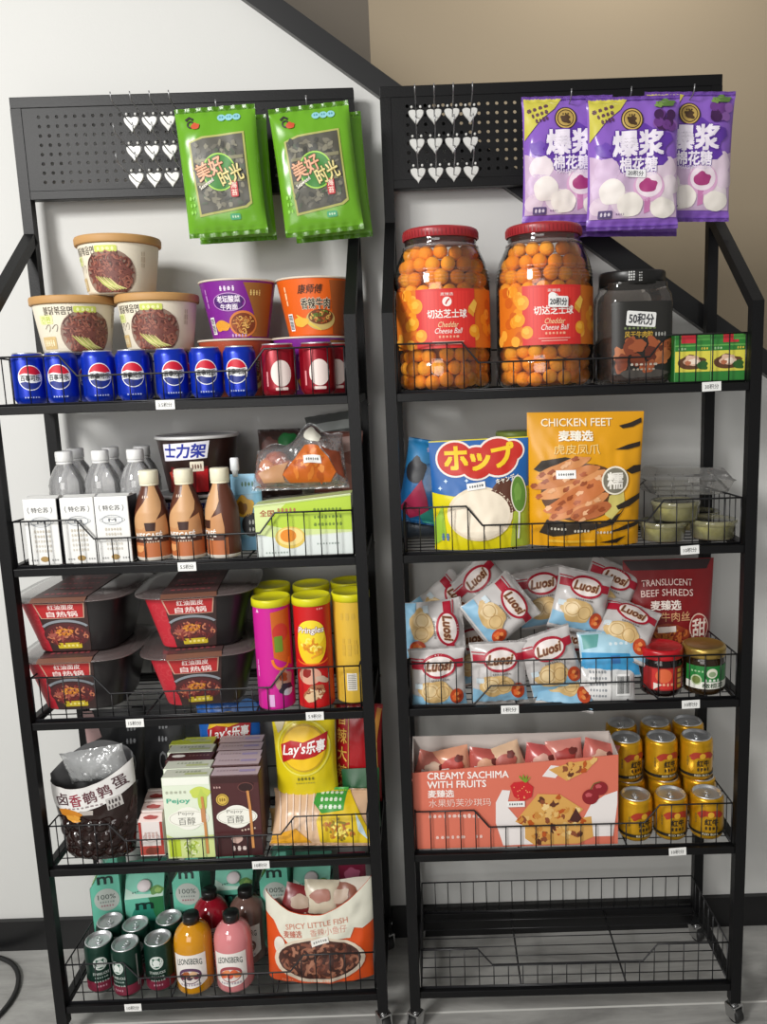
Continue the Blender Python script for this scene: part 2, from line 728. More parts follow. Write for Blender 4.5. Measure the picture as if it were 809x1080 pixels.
UP, LO = 1.925, 1.866          # height of the upper and lower edge of the sloping stringer at x = 1.2
XA, XB = -1.6, 3.6
mb = MB()
mb.hexa([(XA, WALLY, 0), (XB, WALLY, 0), (XB, WALLY + .12, 0), (XA, WALLY + .12, 0),
         (XA, WALLY, sz(XA, LO + .02)), (XB, WALLY, sz(XB, LO + .02)), (XB, WALLY + .12, sz(XB, LO + .02)), (XA, WALLY + .12, sz(XA, LO + .02))], wallwhite)
struct(mb, 'wall_back')
mb = MB()
mb.hexa([(XA, WALLY - .025, sz(XA, LO)), (XB, WALLY - .025, sz(XB, LO)), (XB, WALLY + .13, sz(XB, LO)), (XA, WALLY + .13, sz(XA, LO)),
         (XA, WALLY - .025, sz(XA, UP)), (XB, WALLY - .025, sz(XB, UP)), (XB, WALLY + .13, sz(XB, UP)), (XA, WALLY + .13, sz(XA, UP))], skirt)
struct(mb, 'trim_1')                                             # the black stair stringer crossing the wall
mb = MB(); mb.box(XA, XB, WALLY - .014, WALLY + .001, 0, 0.088, skirt); struct(mb, 'baseboard_back')
PB = Vector(CAM_C) + (CAM_F + CAM_R * ((390 - PX_X) / F_PX) - CAM_U * ((40 - PX_Y) / F_PX)) * ((1.25 - CAM_C.y) / (CAM_F + CAM_R * ((390 - PX_X) / F_PX) - CAM_U * ((40 - PX_Y) / F_PX)).y)
mb = MB(); mb.box(PB.x, 4.4, 1.25, 1.9, 0.0, 3.6, beige); struct(mb, 'wall_upper_right')
mb = MB(); mb.box(-2.6, PB.x + .3, 1.9, 2.0, 0.0, 3.6, greige); struct(mb, 'wall_upper_left')


# ================================================================== the racks
HOLE0, PITCH = 0.049, 0.0202
NC, NR = 33, 8
HZ0, HP = 2.1150, 0.01985


def pegboard(parent):
    mb = MB()
    y0, y1 = D - 0.010, D - 0.0075
    r = 0.0040
    x0 = HOLE0 - PITCH / 2
    x1 = x0 + NC * PITCH
    z1 = HZ0 + HP / 2
    z0 = z1 - NR * HP
    A, B, zb, zt = -0.002, W + 0.002, 1.955, 2.145
    vs, fs = [], []
    for c in range(NC):
        for q in range(NR):
            cx, cz = HOLE0 + c * PITCH, HZ0 - q * HP
            o = len(vs)
            hx, hz = PITCH / 2, HP / 2
            sq = [(hx, 0), (hx, hz), (0, hz), (-hx, hz), (-hx, 0), (-hx, -hz), (0, -hz), (hx, -hz)]
            for a, b in sq:
                vs.append((cx + a, y0, cz + b))
            for k in range(8):
                vs.append((cx + r * math.cos(k * PI / 4), y0, cz + r * math.sin(k * PI / 4)))
            for k in range(8):
                vs.append((cx + r * math.cos(k * PI / 4), y1, cz + r * math.sin(k * PI / 4)))
            for k in range(8):
                n = (k + 1) % 8
                fs.append([o + k, o + 8 + k, o + 8 + n, o + n])
                fs.append([o + 8 + k, o + 16 + k, o + 16 + n, o + 8 + n])
    mb.add(vs, fs, RACK)
    for (a, b, c, d) in ((A, x0, zb, zt), (x1, B, zb, zt), (x0, x1, z1, zt), (x0, x1, zb, z0)):
        mb.add([(a, y0, c), (b, y0, c), (b, y0, d), (a, y0, d)], [[0, 1, 2, 3]], RACK)
    return mb.build('pegboard', parent)


def basket(parent, z, front='dip'):
    mb = MB()
    R, r = 0.0019, 0.0013
    zb = z + 0.0085
    y0, y1, xa, xb = 0.004, D - 0.004, 0.016, W - 0.016
    hi, lo = z + 0.108, z + 0.066
    f = [0.20, 0.245, 0.715, 0.76]
    zl = zb + 0.003
    if front == 'dip':
        top = [(xa, hi), (W * f[0], hi), (W * f[1], lo), (W * f[2], lo), (W * f[3], hi), (xb, hi)]
        bot = [(xa, zl), (xb, zl)]
    else:                                                      # fitted upside down: level top wire, the low wire raised in the middle
        top = [(xa, hi), (xb, hi)]
        bot = [(xa, zl), (W * .21, zl), (W * .26, z + .052), (W * .70, z + .052), (W * .75, zl), (xb, zl)]

    def zat(p, x):
        for (a, za), (b, zb_) in zip(p, p[1:]):
            if a <= x <= b:
                return za + (zb_ - za) * (x - a) / (b - a)
        return p[-1][1]
    for p in (top, bot):
        mb.tube([(x, y0, q) for x, q in p], R, WIRE, 6)
    n = 21
    for k in range(n + 1):
        x = xa + (xb - xa) * k / n
        mb.tube([(x, y0, zat(bot, x)), (x, y0, zat(top, x))], r if 0 < k < n else R, WIRE, 5)
    hb = z + 0.098
    for q in (zl, hb):
        mb.tube([(xa, y1, q), (xb, y1, q)], R, WIRE, 6)
        for x in (xa, xb):
            mb.tube([(x, y0, q if q == zl else hi), (x, y1, q)], R, WIRE, 6)
    for k in range(n + 1):
        x = xa + (xb - xa) * k / n
        mb.tube([(x, y1, zl), (x, y1, hb)], r, WIRE, 5)
    for k in range(1, 8):
        y = y0 + (y1 - y0) * k / 8
        for x in (xa, xb):
            mb.tube([(x, y, zl), (x, y, hb + (hi - hb) * (1 - k / 8))], r, WIRE, 5)
    for k in range(9):
        y = y0 + (y1 - y0) * k / 8
        mb.tube([(xa, y, zb), (xb, y, zb)], r, WIRE, 5)
    for t in (0.335, 0.665):
        mb.tube([(W * t, y0, zb - .0032), (W * t, y1, zb - .0032)], 0.0022, WIRE, 6)
    return mb.build('wire_basket', parent)


def caster(parent, u, v, turn):
    mb = MB()
    mb.tube([(0, 0, .052), (0, 0, .042)], .009, CHROME, 10)
    for s in (-1, 1):
        mb.hexa([(s * .013 - .002, -.017, .012), (s * .013 + .002, -.017, .012), (s * .013 + .002, .008, .012), (s * .013 - .002, .008, .012),
                 (s * .013 - .002, -.014, .041), (s * .013 + .002, -.014, .041), (s * .013 + .002, .014, .041), (s * .013 - .002, .014, .041)], CHROME)
    mb.box(-.015, .015, -.014, .014, .038, .043, CHROME, .001)
    o = mb.build('caster', parent, Matrix.Translation((u, v, 0)) @ Matrix.Rotation(turn, 4, 'Z'))
    w = MB()
    Rm = Matrix.Translation((0, -.006, .0175)) @ Matrix.Rotation(PI / 2, 4, 'Y')
    w.lathe([(.008, -.0105), (.015, -.0105), (.0175, -.008), (.0175, .008), (.015, .0105), (.008, .0105)], mat('#1b1b1b', .6), 24, M=Rm)
    w.lathe([(.003, -.0115), (.009, -.0108), (.009, .0108), (.003, .0115)], mat('#8d8d8d', .4), 16, M=Rm)
    w.build('wheel', o)
    return o


def rack(i, label):
    t = thing('display_rack', label, 'shelf rack', RM[i])
    s = 0.0118
    for u in (0, W):
        mb = MB()
        mb.tube([(u, 0, .050), (u, 0, ZBEND), (u, D - .004, ZJOIN)], s, RACK, 4, square=True)
        mb.build('front_post', t)
        mb = MB()
        mb.tube([(u, D, .050), (u, D, ZTOP - .024)], s, RACK, 4, square=True)
        for z in ZS:
            mb.tube([(u + (s if u else -s), D, z - .02), (u + (s + .003 if u else -s - .003), D, z - .02)], .004, CHROME, 8)
        mb.build('back_post', t)
        for v in (0, D):
            caster(t, u, v, 0.5 if u else -0.6)
    mb = MB()
    mb.box(-s, W + s, D - s, D + s, ZTOP - .024, ZTOP, RACK, .0015)
    mb.box(s, W - s, D - s, D + s, 1.938, 1.958, RACK, .0015)
    mb.build('header_frame', t)
    pegboard(t)
    for k, z in enumerate(ZS):
        mb = MB()
        q = 0.0085
        mb.box(s, W - s, -q, q, z - q, z + q, RACK, .0012)
        mb.box(s, W - s, D - q, D + q, z - q, z + q, RACK, .0012)
        for u in (0, W):
            mb.box(u - q, u + q, s, D - s, z - q, z + q, RACK, .0012)
        sh = mb.build('shelf', t)
        basket(sh, z, 'flip' if (i == 1 and k == 2) else 'dip')
    return t


rack(0, 'black metal rack with wire baskets and green seaweed bags on its pegboard')
rack(1, 'black metal rack with wire baskets, empty bottom shelf and purple sweet bags on its pegboard')


# peg hooks ------------------------------------------------------------------
def hook_proto(length):
    t = thing('peg_hook', 'x', 'hook', Matrix())
    mb = MB()
    pts = []
    for k in range(40):
        a = 2 * PI * k / 40
        x = 16 * math.sin(a) ** 3
        y = 13 * math.cos(a) - 5 * math.cos(2 * a) - 2 * math.cos(3 * a) - math.cos(4 * a)
        pts.append((x / 16 * 0.0175, (y if y < 5 else 5 + (y - 5) * .4) / 13 * 0.0190 + 0.003))
    vs = [(x, 0.0, y) for x, y in pts] + [(x * .9, -0.0028, y * .9) for x, y in pts]
    n = len(pts)
    plas = mat('#d2d2ce', 0.3)
    mb.add(vs, [list(range(n, 2 * n))] + [[k, (k + 1) % n, n + (k + 1) % n, n + k] for k in range(n)], plas)
    for s in (-1, 1):
        mb.ball((s * .0099, -.001, .0195), .0032, plas, 8)
    mb.build('heart_plate', t)
    mb = MB()
    L = length
    mb.tube([(0, 0, -.004), (0, -.012, -.003), (0, -L * .5, .003), (0, -L + .012, .008), (0, -L + .004, .014), (0, -L, .026)], .0013, mat('#9a9a9c', .3, 0.7), 6)
    mb.build('wire_arm', t)
    return t


HP_ = hook_proto(0.125)
first = True
for i in (0, 1):
    c0 = 10 if i == 0 else 1
    for r in range(3):
        for c in range(4):
            u = (0.2560 + c * 0.0405) if i == 0 else (0.0690 + c * 0.0405)
            z = (2.0960, 2.0345, 1.9760)[r] if i == 0 else (2.0930, 2.0310, 1.9680)[r]
            lab = 'white heart-plate hook, %s in the %s row, on the %s pegboard' % (ORD[c], ('top', 'middle', 'bottom')[r], SIDE[i])
            g = 'empty heart hooks on the %s pegboard' % SIDE[i]
            M = at(i, u, D - .0105, z)
            if first:
                HP_.matrix_world = M; tag(HP_, lab, 'hook', g); first = False
            else:
                dup(HP_, M, lab, g)
# hooks that carry the bags: (rack, u, z, what)
for (i, u, z, w) in ((0, 0.474, 2.075, 'tilted-straight green seaweed pack'), (0, 0.664, 2.078, 'slanting green seaweed pack'),
                     (1, 0.398, 2.073, 'first purple marshmallow bag'), (1, 0.524, 2.073, 'middle purple marshmallow bag'), (1, 0.656, 2.073, 'last purple marshmallow bag')):
    dup(HP_, at(i, u, D - .0105, z), 'heart-plate hook carrying the %s' % w, 'loaded heart hooks on the %s pegboard' % SIDE[i])


# price tags on the shelf fronts ------------------------------------------------
def price_tag(i, k, x, text, where, rot=0.0):
    mb = MB()
    mb.box(-.0195, .0195, 0, .0012, -.0095, .0095, mat('#e9e9e6', .4), .0004)
    p = Print(mb, front_fn(0), base=.0002)
    p.text(text, 0, 0, .028, .0095, '#4a4a4a', 1, bold=.01)
    z = ZS[k - 1] + .002
    solo(mb, 'price_tag', 'white price tag on the rail ' + where, 'price tag', at(i, UX(i, x, -.0125, z), -.0110, z, ry=rot), 'shelf price tags')


price_tag(0, 1, 174, '3.5积分', 'below the fourth blue cola can from the left')
price_tag(0, 2, 197, '5.5积分', 'below the middle coffee bottle')
price_tag(0, 3, 142, '15积分', 'below the first stack of noodle bowls')
price_tag(0, 3, 332, '5.9积分', 'below the red crisps tube')
price_tag(0, 4, 275, '10积分', 'below the dark brown biscuit carton')
price_tag(0, 5, 140, '10积分', 'below the green coffee cans')
price_tag(1, 1, 751, '30积分', 'below the green and yellow boxes', -.03)
price_tag(1, 2, 728, '10积分', 'below the clear tubs of green sweets', -.05)
price_tag(1, 3, 538, '1积分', 'below the white bread packs')
price_tag(1, 3, 729, '10积分', 'below the gold-lidded sauce jar', -.03)
price_tag(1, 4, 715, '10积分', 'below the gold energy drink cans', -.05)

# cable on the floor ---------------------------------------------------------------
mb = MB()
pts = []
for k in range(25):
    a = -1.9 + 3.4 * k / 24
    pts.append((-0.350 + 0.155 * math.cos(a), 0.125 + 0.165 * math.sin(a), 0.0065))
mb.tube(pts, .006, mat('#1c1c1c', .5), 8)
solo(mb, 'power_cable', 'black cable curving across the grey floor beside the rack', 'cable', Matrix())


# ================================================================== goods: generic makers
def bag_fn(w, h, t, pinch=0.05, wr=0.0016, seed=0, style='pillow', ytop=None, lean=0.0, xpow=2.2):
    """surface of a filled bag: x across, y up from the bottom edge, side -1 front / +1 back"""
    def T(s, a):
        s = min(max(s, 0.0), 1.0)
        a = min(abs(a), 1.0)
        if style == 'pillow':
            q = min(max((s - 0.045) / 0.91, 0), 1)
            py = (4 * q * (1 - q)) ** 0.55
        elif style == 'pouch':                                     # stands on a gusset, sealed at the top
            py = (1 - max(0, s - .12) ** 1.5 * 1.18) * min(1, 0.72 + s * 1.6)
            py = max(py, 0.0)
        else:                                                      # open: stays apart at the top
            py = (1 - 0.45 * s) * min(1, 0.75 + s * 1.5)
        px = max(0.0, 1 - a ** xpow) ** 0.6
        return t / 2 * py * px

    def fn(x, y, hh=0.0, side=-1):
        yt = ytop(x, side) if ytop else h
        s = y / h
        a = 2 * x / w
        th = T(s, a)
        edge = min(1.0, th / (t * .22 + 1e-9))
        n = noise.noise(Vector((x * 22 + seed * 3.1, y * 22, seed + side * 5.0))) + .5 * noise.noise(Vector((x * 55 + seed, y * 40, seed * 2 + side * 9.0)))
        py = T(s, 0) / (t / 2)
        xx = x * (1 - pinch * py)
        sealw = 0.0
        if style == 'pillow' and (s < .06 or s > .94):
            sealw = 0.0012 * math.sin(x * 260 + seed)
        return Vector((xx, side * (th + n * wr * edge + hh) + lean * y * y + sealw, y))
    fn.wr = wr
    return fn


def bag_mesh(mb, fn, w, h, m, nu=34, nv=38, mback=None, ytop=None):
    for side in (-1, 1):
        if ytop:
            g = lambda a, b: fn(a, b * ytop(a, side), 0.0, side)
            mb.grid(g, -w / 2, w / 2, 0, 1, nu, nv, (mback or m) if side > 0 else m, flip=side > 0)
        else:
            mb.grid(lambda a, b: fn(a, b, 0.0, side), -w / 2, w / 2, 0, h, nu, nv, (mback or m) if side > 0 else m, flip=side > 0)


def film(c, rough=0.28):
    return mat(c, rough, 0, 0.5)


def can_proto(name, prof, body_m, label, cat, M, printer=None, group=None, lid_r=None):
    """drinks can: painted body, aluminium end with a pull tab"""
    t = thing(name, label, cat, M, group)
    mb = MB()
    mb.lathe(prof, body_m, 40, cap1=False)
    if printer:
        printer(mb, lathe_fn(prof))
    mb.build('body', t)
    r, z = prof[-1]
    mb = MB()
    mb.lathe([(r, z), (r + .0006, z + .0012), (r - .0004, z + .0030), (r - .0022, z + .0026), (r - .0034, z - .0030), (r - .006, z - .0036), (.001, z - .0032)], ALU, 40, cap0=False)
    e = mb.build('can_end', t)
    mb = MB()
    vs, n = [], 20
    for k in range(n):
        a = 2 * PI * k / n
        vs.append((.0085 * math.cos(a), .0118 * math.sin(a) + .002))
    mb.add([(x, y, z - .0012) for x, y in vs] + [(x, y, z - .0024) for x, y in vs], [list(range(n))] + [[k, n + k, n + (k + 1) % n, (k + 1) % n] for k in range(n)], ALU)
    mb.lathe([(.0042, z - .0012), (.0048, z - .0004), (.0042, z - .0004), (.0036, z - .0012)], ALU, 14, cap0=False, cap1=False, M=Matrix.Translation((0, .006, 0)))
    mb.ball((0, -.002, z - .0012), .0022, ALU, 8, .5)
    o = mb.build('pull_tab', t)
    return t


# ------------------------------------------------------------------ top left shelf: cola cans, red cans, noodle bowls, cups
PEP = [(.022, 0), (.0265, .0015), (.0290, .006), (.0332, .0125), (.0336, .016), (.0336, .090), (.0325, .095), (.0290, .1005), (.0282, .1025)]
pepm = mat('#0a2fae', 0.3, 0.35, vary=.05)
pepd = mat('#0b1f86', 0.3, 0.35)


def pep_print(mb, fn):
    p = Print(mb, fn, L=.006)
    cy = .054
    p.ell(0, cy, .0235, .0258, '#f1f1f1', 1)
    a = 0.42
    top = [(.0218 * math.cos(t), cy + .0240 * math.sin(t)) for t in [0.33 + (PI - .5) * k / 16 for k in range(17)]]
    p.poly(top + [(-.0205, cy + .0065), (-.010, cy + .0095), (0, cy + .0075), (.010, cy + .0055)], '#c8102e', 2)
    bot = [(.0218 * math.cos(t), cy + .0240 * math.sin(t)) for t in [PI + .40 + (PI - .72) * k / 16 for k in range(17)]]
    p.poly(bot + [(.010, cy - .0105), (0, cy - .0105), (-.010, cy - .0075)], '#10277f', 2)
    p.text('百事可乐', 0, cy - .0005, .037, .0115, '#101015', 3, bold=.035, outline=('#f1f1f1', .05))
    p.bars(0, .014, .03, .004, '#b9c4ea', 1, 6)


kw = {}
xs = [31, 65.5, 105, 141, 181.5, 218, 253.5]
proto = None
for n, x in enumerate(xs):
    M = on(0, 1, x, .046, rz=[.22, -.05, .12, .0, .10, -.06, -.32][n] + .28)
    lab = 'blue cola can with red, white and blue disc, %s from the left in its row' % ORD[n]
    if not proto:
        proto = can_proto('cola_can', PEP, pepm, lab, 'drink can', M, pep_print, 'blue cola cans on the top shelf')
    else:
        dup(proto, M, lab)
for n, x in enumerate([54, 96, 146, 186]):                              # the row behind carries the noodle bowls
    dup(proto, on(0, 1, x, .152, rz=.3 * n), 'blue cola can behind the front row, under the cream noodle bowls', 'cola cans hidden under the noodle bowls')

RED = [(.026, 0), (.0305, .0015), (.0335, .006), (.0368, .012), (.0370, .016), (.0370, .092), (.0358, .097), (.0325, .1025), (.0317, .1045)]


def red_print(mb, fn):
    p = Print(mb, fn, L=.006)
    p.ell(0, .046, .0215, .027, '#e9d9d2', 1)
    p.rect(0, .0065 + .008, .026, .006, '#e4cfc8', 1, r=.002)
    p.rect(-.030, .035, .004, .03, '#d98a90', 1)


redm = mat('#8f0d20', 0.3, 0.3, vary=.05)
proto = None
for n, x in enumerate([294, 335, 352]):
    M = on(0, 1, x, [.046, .046, .104][n], rz=[.30, .22, .3][n])
    lab = 'dark red drink can with pale oval, %s' % ['next to the last blue cola can', 'middle one of three', 'behind, at the rack post'][n]
    if not proto:
        proto = can_proto('milk_drink_can', RED, redm, lab, 'drink can', M, red_print, 'red drink cans on the top shelf')
    else:
        dup(proto, M, lab)

# cream noodle bowls
BOWL = [(.062, 0), (.067, .002), (.0700, .006), (.0835, .102)]
cream = mat('#e6ddc8', .55)
kraft = mat('#b98d56', .6, vary=.08, scale=20)
NOOD = ['#6b3a30', '#8a4a3a', '#57302a', '#9a6050', '#74443c']


def bowl_print(mb, fn, face):
    fn2 = lathe_fn(BOWL, .08, face)
    p = Print(mb, fn2, L=.01, clip=(-.4, .4, .002, .1015))
    p.ell(.010, .040, .057, .050, '#8d7466', 1)
    p.noodles(.010, .040, .057, .050, NOOD, 200, .0030, 2, seed=4)
    for k in range(6):
        x0 = -.006 + k * .0062
        p.strip([(x0 - .016, .036 - k * .001), (x0 + .000, .020 - k * .001), (x0 + .020, .005 + .0008 * k)], .0040, '#d8d089' if k % 2 else '#b5bb62', 8, taper=True)
    p.text('불닭볶음면', -.048, .088, .062, .017, '#544e42', 1, bold=.01)
    p.rect(.008, .090, .046, .013, '#c6d060', 1, r=.003)
    p.bars(.008, .090, .038, .008, '#eef0b8', 2, 4)
    p.text('간편', -.078, .070, .024, .014, '#b5c24a', 1, bold=.01)
    p.rect(-.078, .070, .036, .019, '#dfe3a4', 0, r=.004)
    for s in (0, 1):
        p.ring(-.078 + s * .018, .048, .006, .014, .0012, '#6d675a', 1, rot=-.6, a0=0, a1=PI)
    p.rect(-.080, .022, .040, .026, '#cdb27c', 1, r=.002)
    p.bars(-.080, .022, .032, .016, '#f1e6c4', 2, 5)
    p.bars(.085, .07, .012, .04, '#c8b9a2', 1, 2)


def bowl(label, M, face, group):
    t = thing('noodle_bowl', label, 'instant noodles', M, group)
    mb = MB()
    mb.lathe(BOWL, cream, 48, cap1=False)
    bowl_print(mb, None, face)
    mb.build('bowl', t)
    mb = MB()
    mb.lathe([(.0838, .1025), (.0885, .1030), (.0895, .105), (.0900, .116), (.0885, .1195), (.080, .1205), (.0775, .1185), (.0, .1185)], kraft, 48, cap0=False, cap1=False)
    mb.build('lid', t)
    return t


g = 'cream noodle bowls with kraft lids'
bowl('cream noodle bowl with kraft lid, stacked on top of two others', on(0, 1, 127, .16, .1045 + .1210, hz=.06), -.10, g)
bowl('cream noodle bowl under the stack, at the rack post end', on(0, 1, 80, .158, .1045, hz=.06), .55, g)
bowl('cream noodle bowl under the stack, beside the purple noodle cup', on(0, 1, 168, .16, .1045, hz=.06), .02, g)

# paper noodle cups
CUP = [(.058, 0), (.0605, .001), (.0610, .004), (.0825, .120)]


def cup(label, M, body, face, printer, tan, group):
    t = thing('noodle_cup', label, 'instant noodles', M, group)
    mb = MB()
    mb.lathe(CUP, body, 48, cap1=False)
    fn = lathe_fn(CUP, .075, face)
    p = Print(mb, fn, L=.01)
    printer(p)
    mb.build('cup', t)
    mb = MB()
    mb.lathe([(.0825, .120), (.0850, .1205), (.0857, .1222), (.0845, .1242), (.0, .1245)], [mat('#d8cdbb', .5)] * 3 + [tan], 48, cap0=False, cap1=False)
    mb.build('lid', t)
    return t


def cup_purple(p):
    p.poly([(.035, .116), (.11, .116), (.11, .003), (.052, .003), (.058, .05)], '#96602c', 1)
    p.ell(.032, .030, .034, .028, '#d07a3a', 2)
    p.ell(.032, .030, .029, .023, '#7c3a1e', 3)
    p.noodles(.032, .030, .028, .022, ['#c98a46', '#9a4a20', '#e0b060'], 50, .0025, 4, seed=9)
    p.blob(.002, .076, .034, .018, '#4b1d6c', 2, 5, .12)
    p.ring(.002, .076, .036, .019, .0014, '#cfa0d8', 3)
    p.text('老坛酸菜', .002, .082, .050, .014, '#f2e8f4', 4, bold=.03)
    p.text('牛肉面', .002, .066, .038, .012, '#f2e8f4', 4, bold=.03)
    p.bars(.002, .104, .034, .012, '#e9d7ee', 2, 4)
    p.bars(.060, .095, .026, .014, '#e6c77c', 3, 4)
    p.blob(-.022, .027, .02, .012, '#d9962e', 3, 3)
    p.bars(-.055, .085, .010, .05, '#b98ac4', 1, 1)
    p.barcode(-.052, .028, .016, .036, 2, vert=True)
    p.bars(.02, .006, .04, .008, '#c9a6d6', 4, 5)


def cup_orange(p):
    p.poly([(.048, .116), (.12, .116), (.12, .003), (.064, .003), (.058, .05)], '#a5572a', 1)
    p.text('康师傅', .008, .098, .050, .019, '#3a2413', 3, bold=.01, shear=.2)
    p.text('香辣牛肉', .018, .068, .064, .022, '#2e2213', 4, bold=.03, outline=('#efe4c8', .05))
    p.ell(.030, .034, .036, .022, '#c9b06a', 2)
    p.ell(.030, .040, .030, .016, '#6e3b1c', 3)
    p.noodles(.030, .040, .028, .015, ['#d7a858', '#5d7a2c', '#b25a2c'], 36, .0026, 4, seed=12)
    p.strip([(-.03, .045), (-.005, .03), (.03, .012)], .007, '#d9c04e', 3, taper=True)
    p.bars(-.052, .085, .010, .05, '#f3c79c', 1, 1)
    p.barcode(-.050, .030, .016, .036, 2, vert=True)
    p.blob(-.020, .030, .018, .011, '#e9b23c', 3, 8)


pur, orn = mat('#7b1f8c', .4), mat('#e0621a', .4)
tan = mat('#b08a58', .5)
g = 'paper noodle cups'
cup('purple noodle cup standing on another cup behind the blue cans', on(0, 1, 253, .180, .1255), pur, -.12, cup_purple, tan, g)
cup('orange noodle cup standing on another cup behind the red cans', on(0, 1, 333, .182, .1255), orn, -.12, cup_orange, tan, g)
cup('lower noodle cup under the purple one, only its rim showing', on(0, 1, 252, .180), mat('#a8482c', .4), .2, cup_orange, mat('#c9a184', .5), g)
cup('lower noodle cup under the orange one, only its rim showing', on(0, 1, 329, .184), pur, .2, cup_purple, mat('#9a6a78', .5), g)


# ------------------------------------------------------------------ second left shelf
def carton_box(mb, w, d, h, m, mside=None, mtop=None, bev=.0015):
    mb.box(-w / 2, w / 2, 0, d, 0, h, m, bev)
    e = .0003
    if mside:
        mb.add([(w / 2 + e, bev, bev), (w / 2 + e, d - bev, bev), (w / 2 + e, d - bev, h - bev), (w / 2 + e, bev, h - bev)], [[0, 1, 2, 3]], mside)
        mb.add([(-w / 2 - e, bev, bev), (-w / 2 - e, bev, h - bev), (-w / 2 - e, d - bev, h - bev), (-w / 2 - e, d - bev, bev)], [[0, 1, 2, 3]], mside)
    if mtop:
        mb.add([(-w / 2 + bev, bev, h + e), (w / 2 - bev, bev, h + e), (w / 2 - bev, d - bev, h + e), (-w / 2 + bev, d - bev, h + e)], [[0, 1, 2, 3]], mtop)


def milk(label, M):
    w, d, h = .0715, .055, .142
    t = thing('milk_carton', label, 'milk carton', M, 'white milk cartons')
    mb = MB()
    carton_box(mb, w, d, h, mat('#e4e4e1', .4), mat('#23232a', .4))
    p = Print(mb, front_fn(0), L=.03)
    p.text('特仑苏', 0, .118, .036, .011, '#3c3a3a', 1)
    p.strip([(-.024, .124), (-.026, .118), (-.023, .111)], .001, '#6a6a6a', 1)
    p.strip([(.024, .124), (.026, .118), (.023, .111)], .001, '#6a6a6a', 1)
    p.ring(0, .092, .022, .011, .0012, '#8a8f98', 1)
    p.ring(0, .092, .027, .007, .0010, '#9aa0a8', 1)
    p.text('M', 0, .092, .016, .007, '#5a5f68', 2)
    for k in range(5):
        p.bars(0, .072 - k * .0105, .036, .0075, '#c9c2b4' if k < 2 else '#d0cbc0', 1, 6, seed=k)
    p.ell(0, .012, .009, .006, '#a4854e', 1)
    p.bars(-.022, .010, .016, .005, '#9a9a98', 1, 3)
    p.bars(.022, .010, .016, .005, '#9a9a98', 1, 3)
    mb.build('carton', t)
    mb = MB()
    mb.hexa([(-w / 2 + .002, .012, h), (w / 2 - .002, .012, h), (w / 2 - .002, .04, h), (-w / 2 + .002, .04, h),
             (-w / 2 + .002, .022, h + .0035), (w / 2 - .002, .022, h + .0035), (w / 2 - .002, .03, h + .0035), (-w / 2 + .002, .03, h + .0035)], mat('#d6d6d2', .4))
    mb.build('top_seam', t)
    return t


for n, x in enumerate((44.5, 83.5, 119.5)):
    milk('white milk carton with grey crest, %s' % ['at the rack post', 'middle one of three', 'beside the coffee bottles'][n], on(0, 2, x, .016, rz=-.02, hz=.07))

WB = [(.030, 0), (.0345, .002), (.0375, .008), (.0380, .03), (.0360, .036), (.0380, .042), (.0380, .142), (.0370, .150), (.0380, .158), (.0345, .172), (.0255, .192), (.0165, .205), (.0150, .208), (.0150, .216)]
wplastic = clear('#ffffff', 1.7, .05, .2, .24)
capw = mat('#e9e9e7', .4)


def water(label, M):
    t = thing('water_bottle', label, 'water bottle', M, 'clear water bottles')
    mb = MB()
    mb.lathe(WB, wplastic, 36, cap1=False)
    mb.build('bottle', t)
    mb = MB()
    q = [(.0386, .050), (.0386, .128)]
    mb.lathe(q, mat('#dfe3e6', .4), 36, cap0=False, cap1=False)
    p = Print(mb, lathe_fn(q), L=.01)
    p.poly([(-.004, .100), (.018, .126), (.026, .126), (.010, .100)], '#20242c', 1)
    p.bars(-.018, .118, .022, .006, '#44505c', 1, 4)
    mb.build('label', t)
    mb = MB()
    mb.lathe([(.0175, .210), (.0185, .2115), (.0185, .230), (.0172, .2325), (.0, .2325)], capw, 30, cap1=False)
    mb.lathe([(.0165, .2045), (.0178, .2055), (.0178, .2085), (.0165, .2092)], capw, 30)
    mb.build('cap', t)
    return t


wp = None
for n, (x, v) in enumerate(((68, .122), (106, .122), (143, .118), (80, .205), (117, .205), (150, .205))):
    lab = 'clear water bottle with white cap, %s, %s' % ('nearer row' if n < 3 else 'rear row', ['at the rack end', 'in the middle', 'by the round tub'][n % 3])
    M = on(0, 2, x, v, hz=.21, rz=.3)
    if wp is None:
        wp = water(lab, M)
    else:
        dup(wp, M, lab)

NES = [(.029, 0), (.0335, .002), (.0358, .008), (.0360, .085), (.0345, .105), (.0270, .132), (.0185, .155), (.0172, .160), (.0172, .166)]


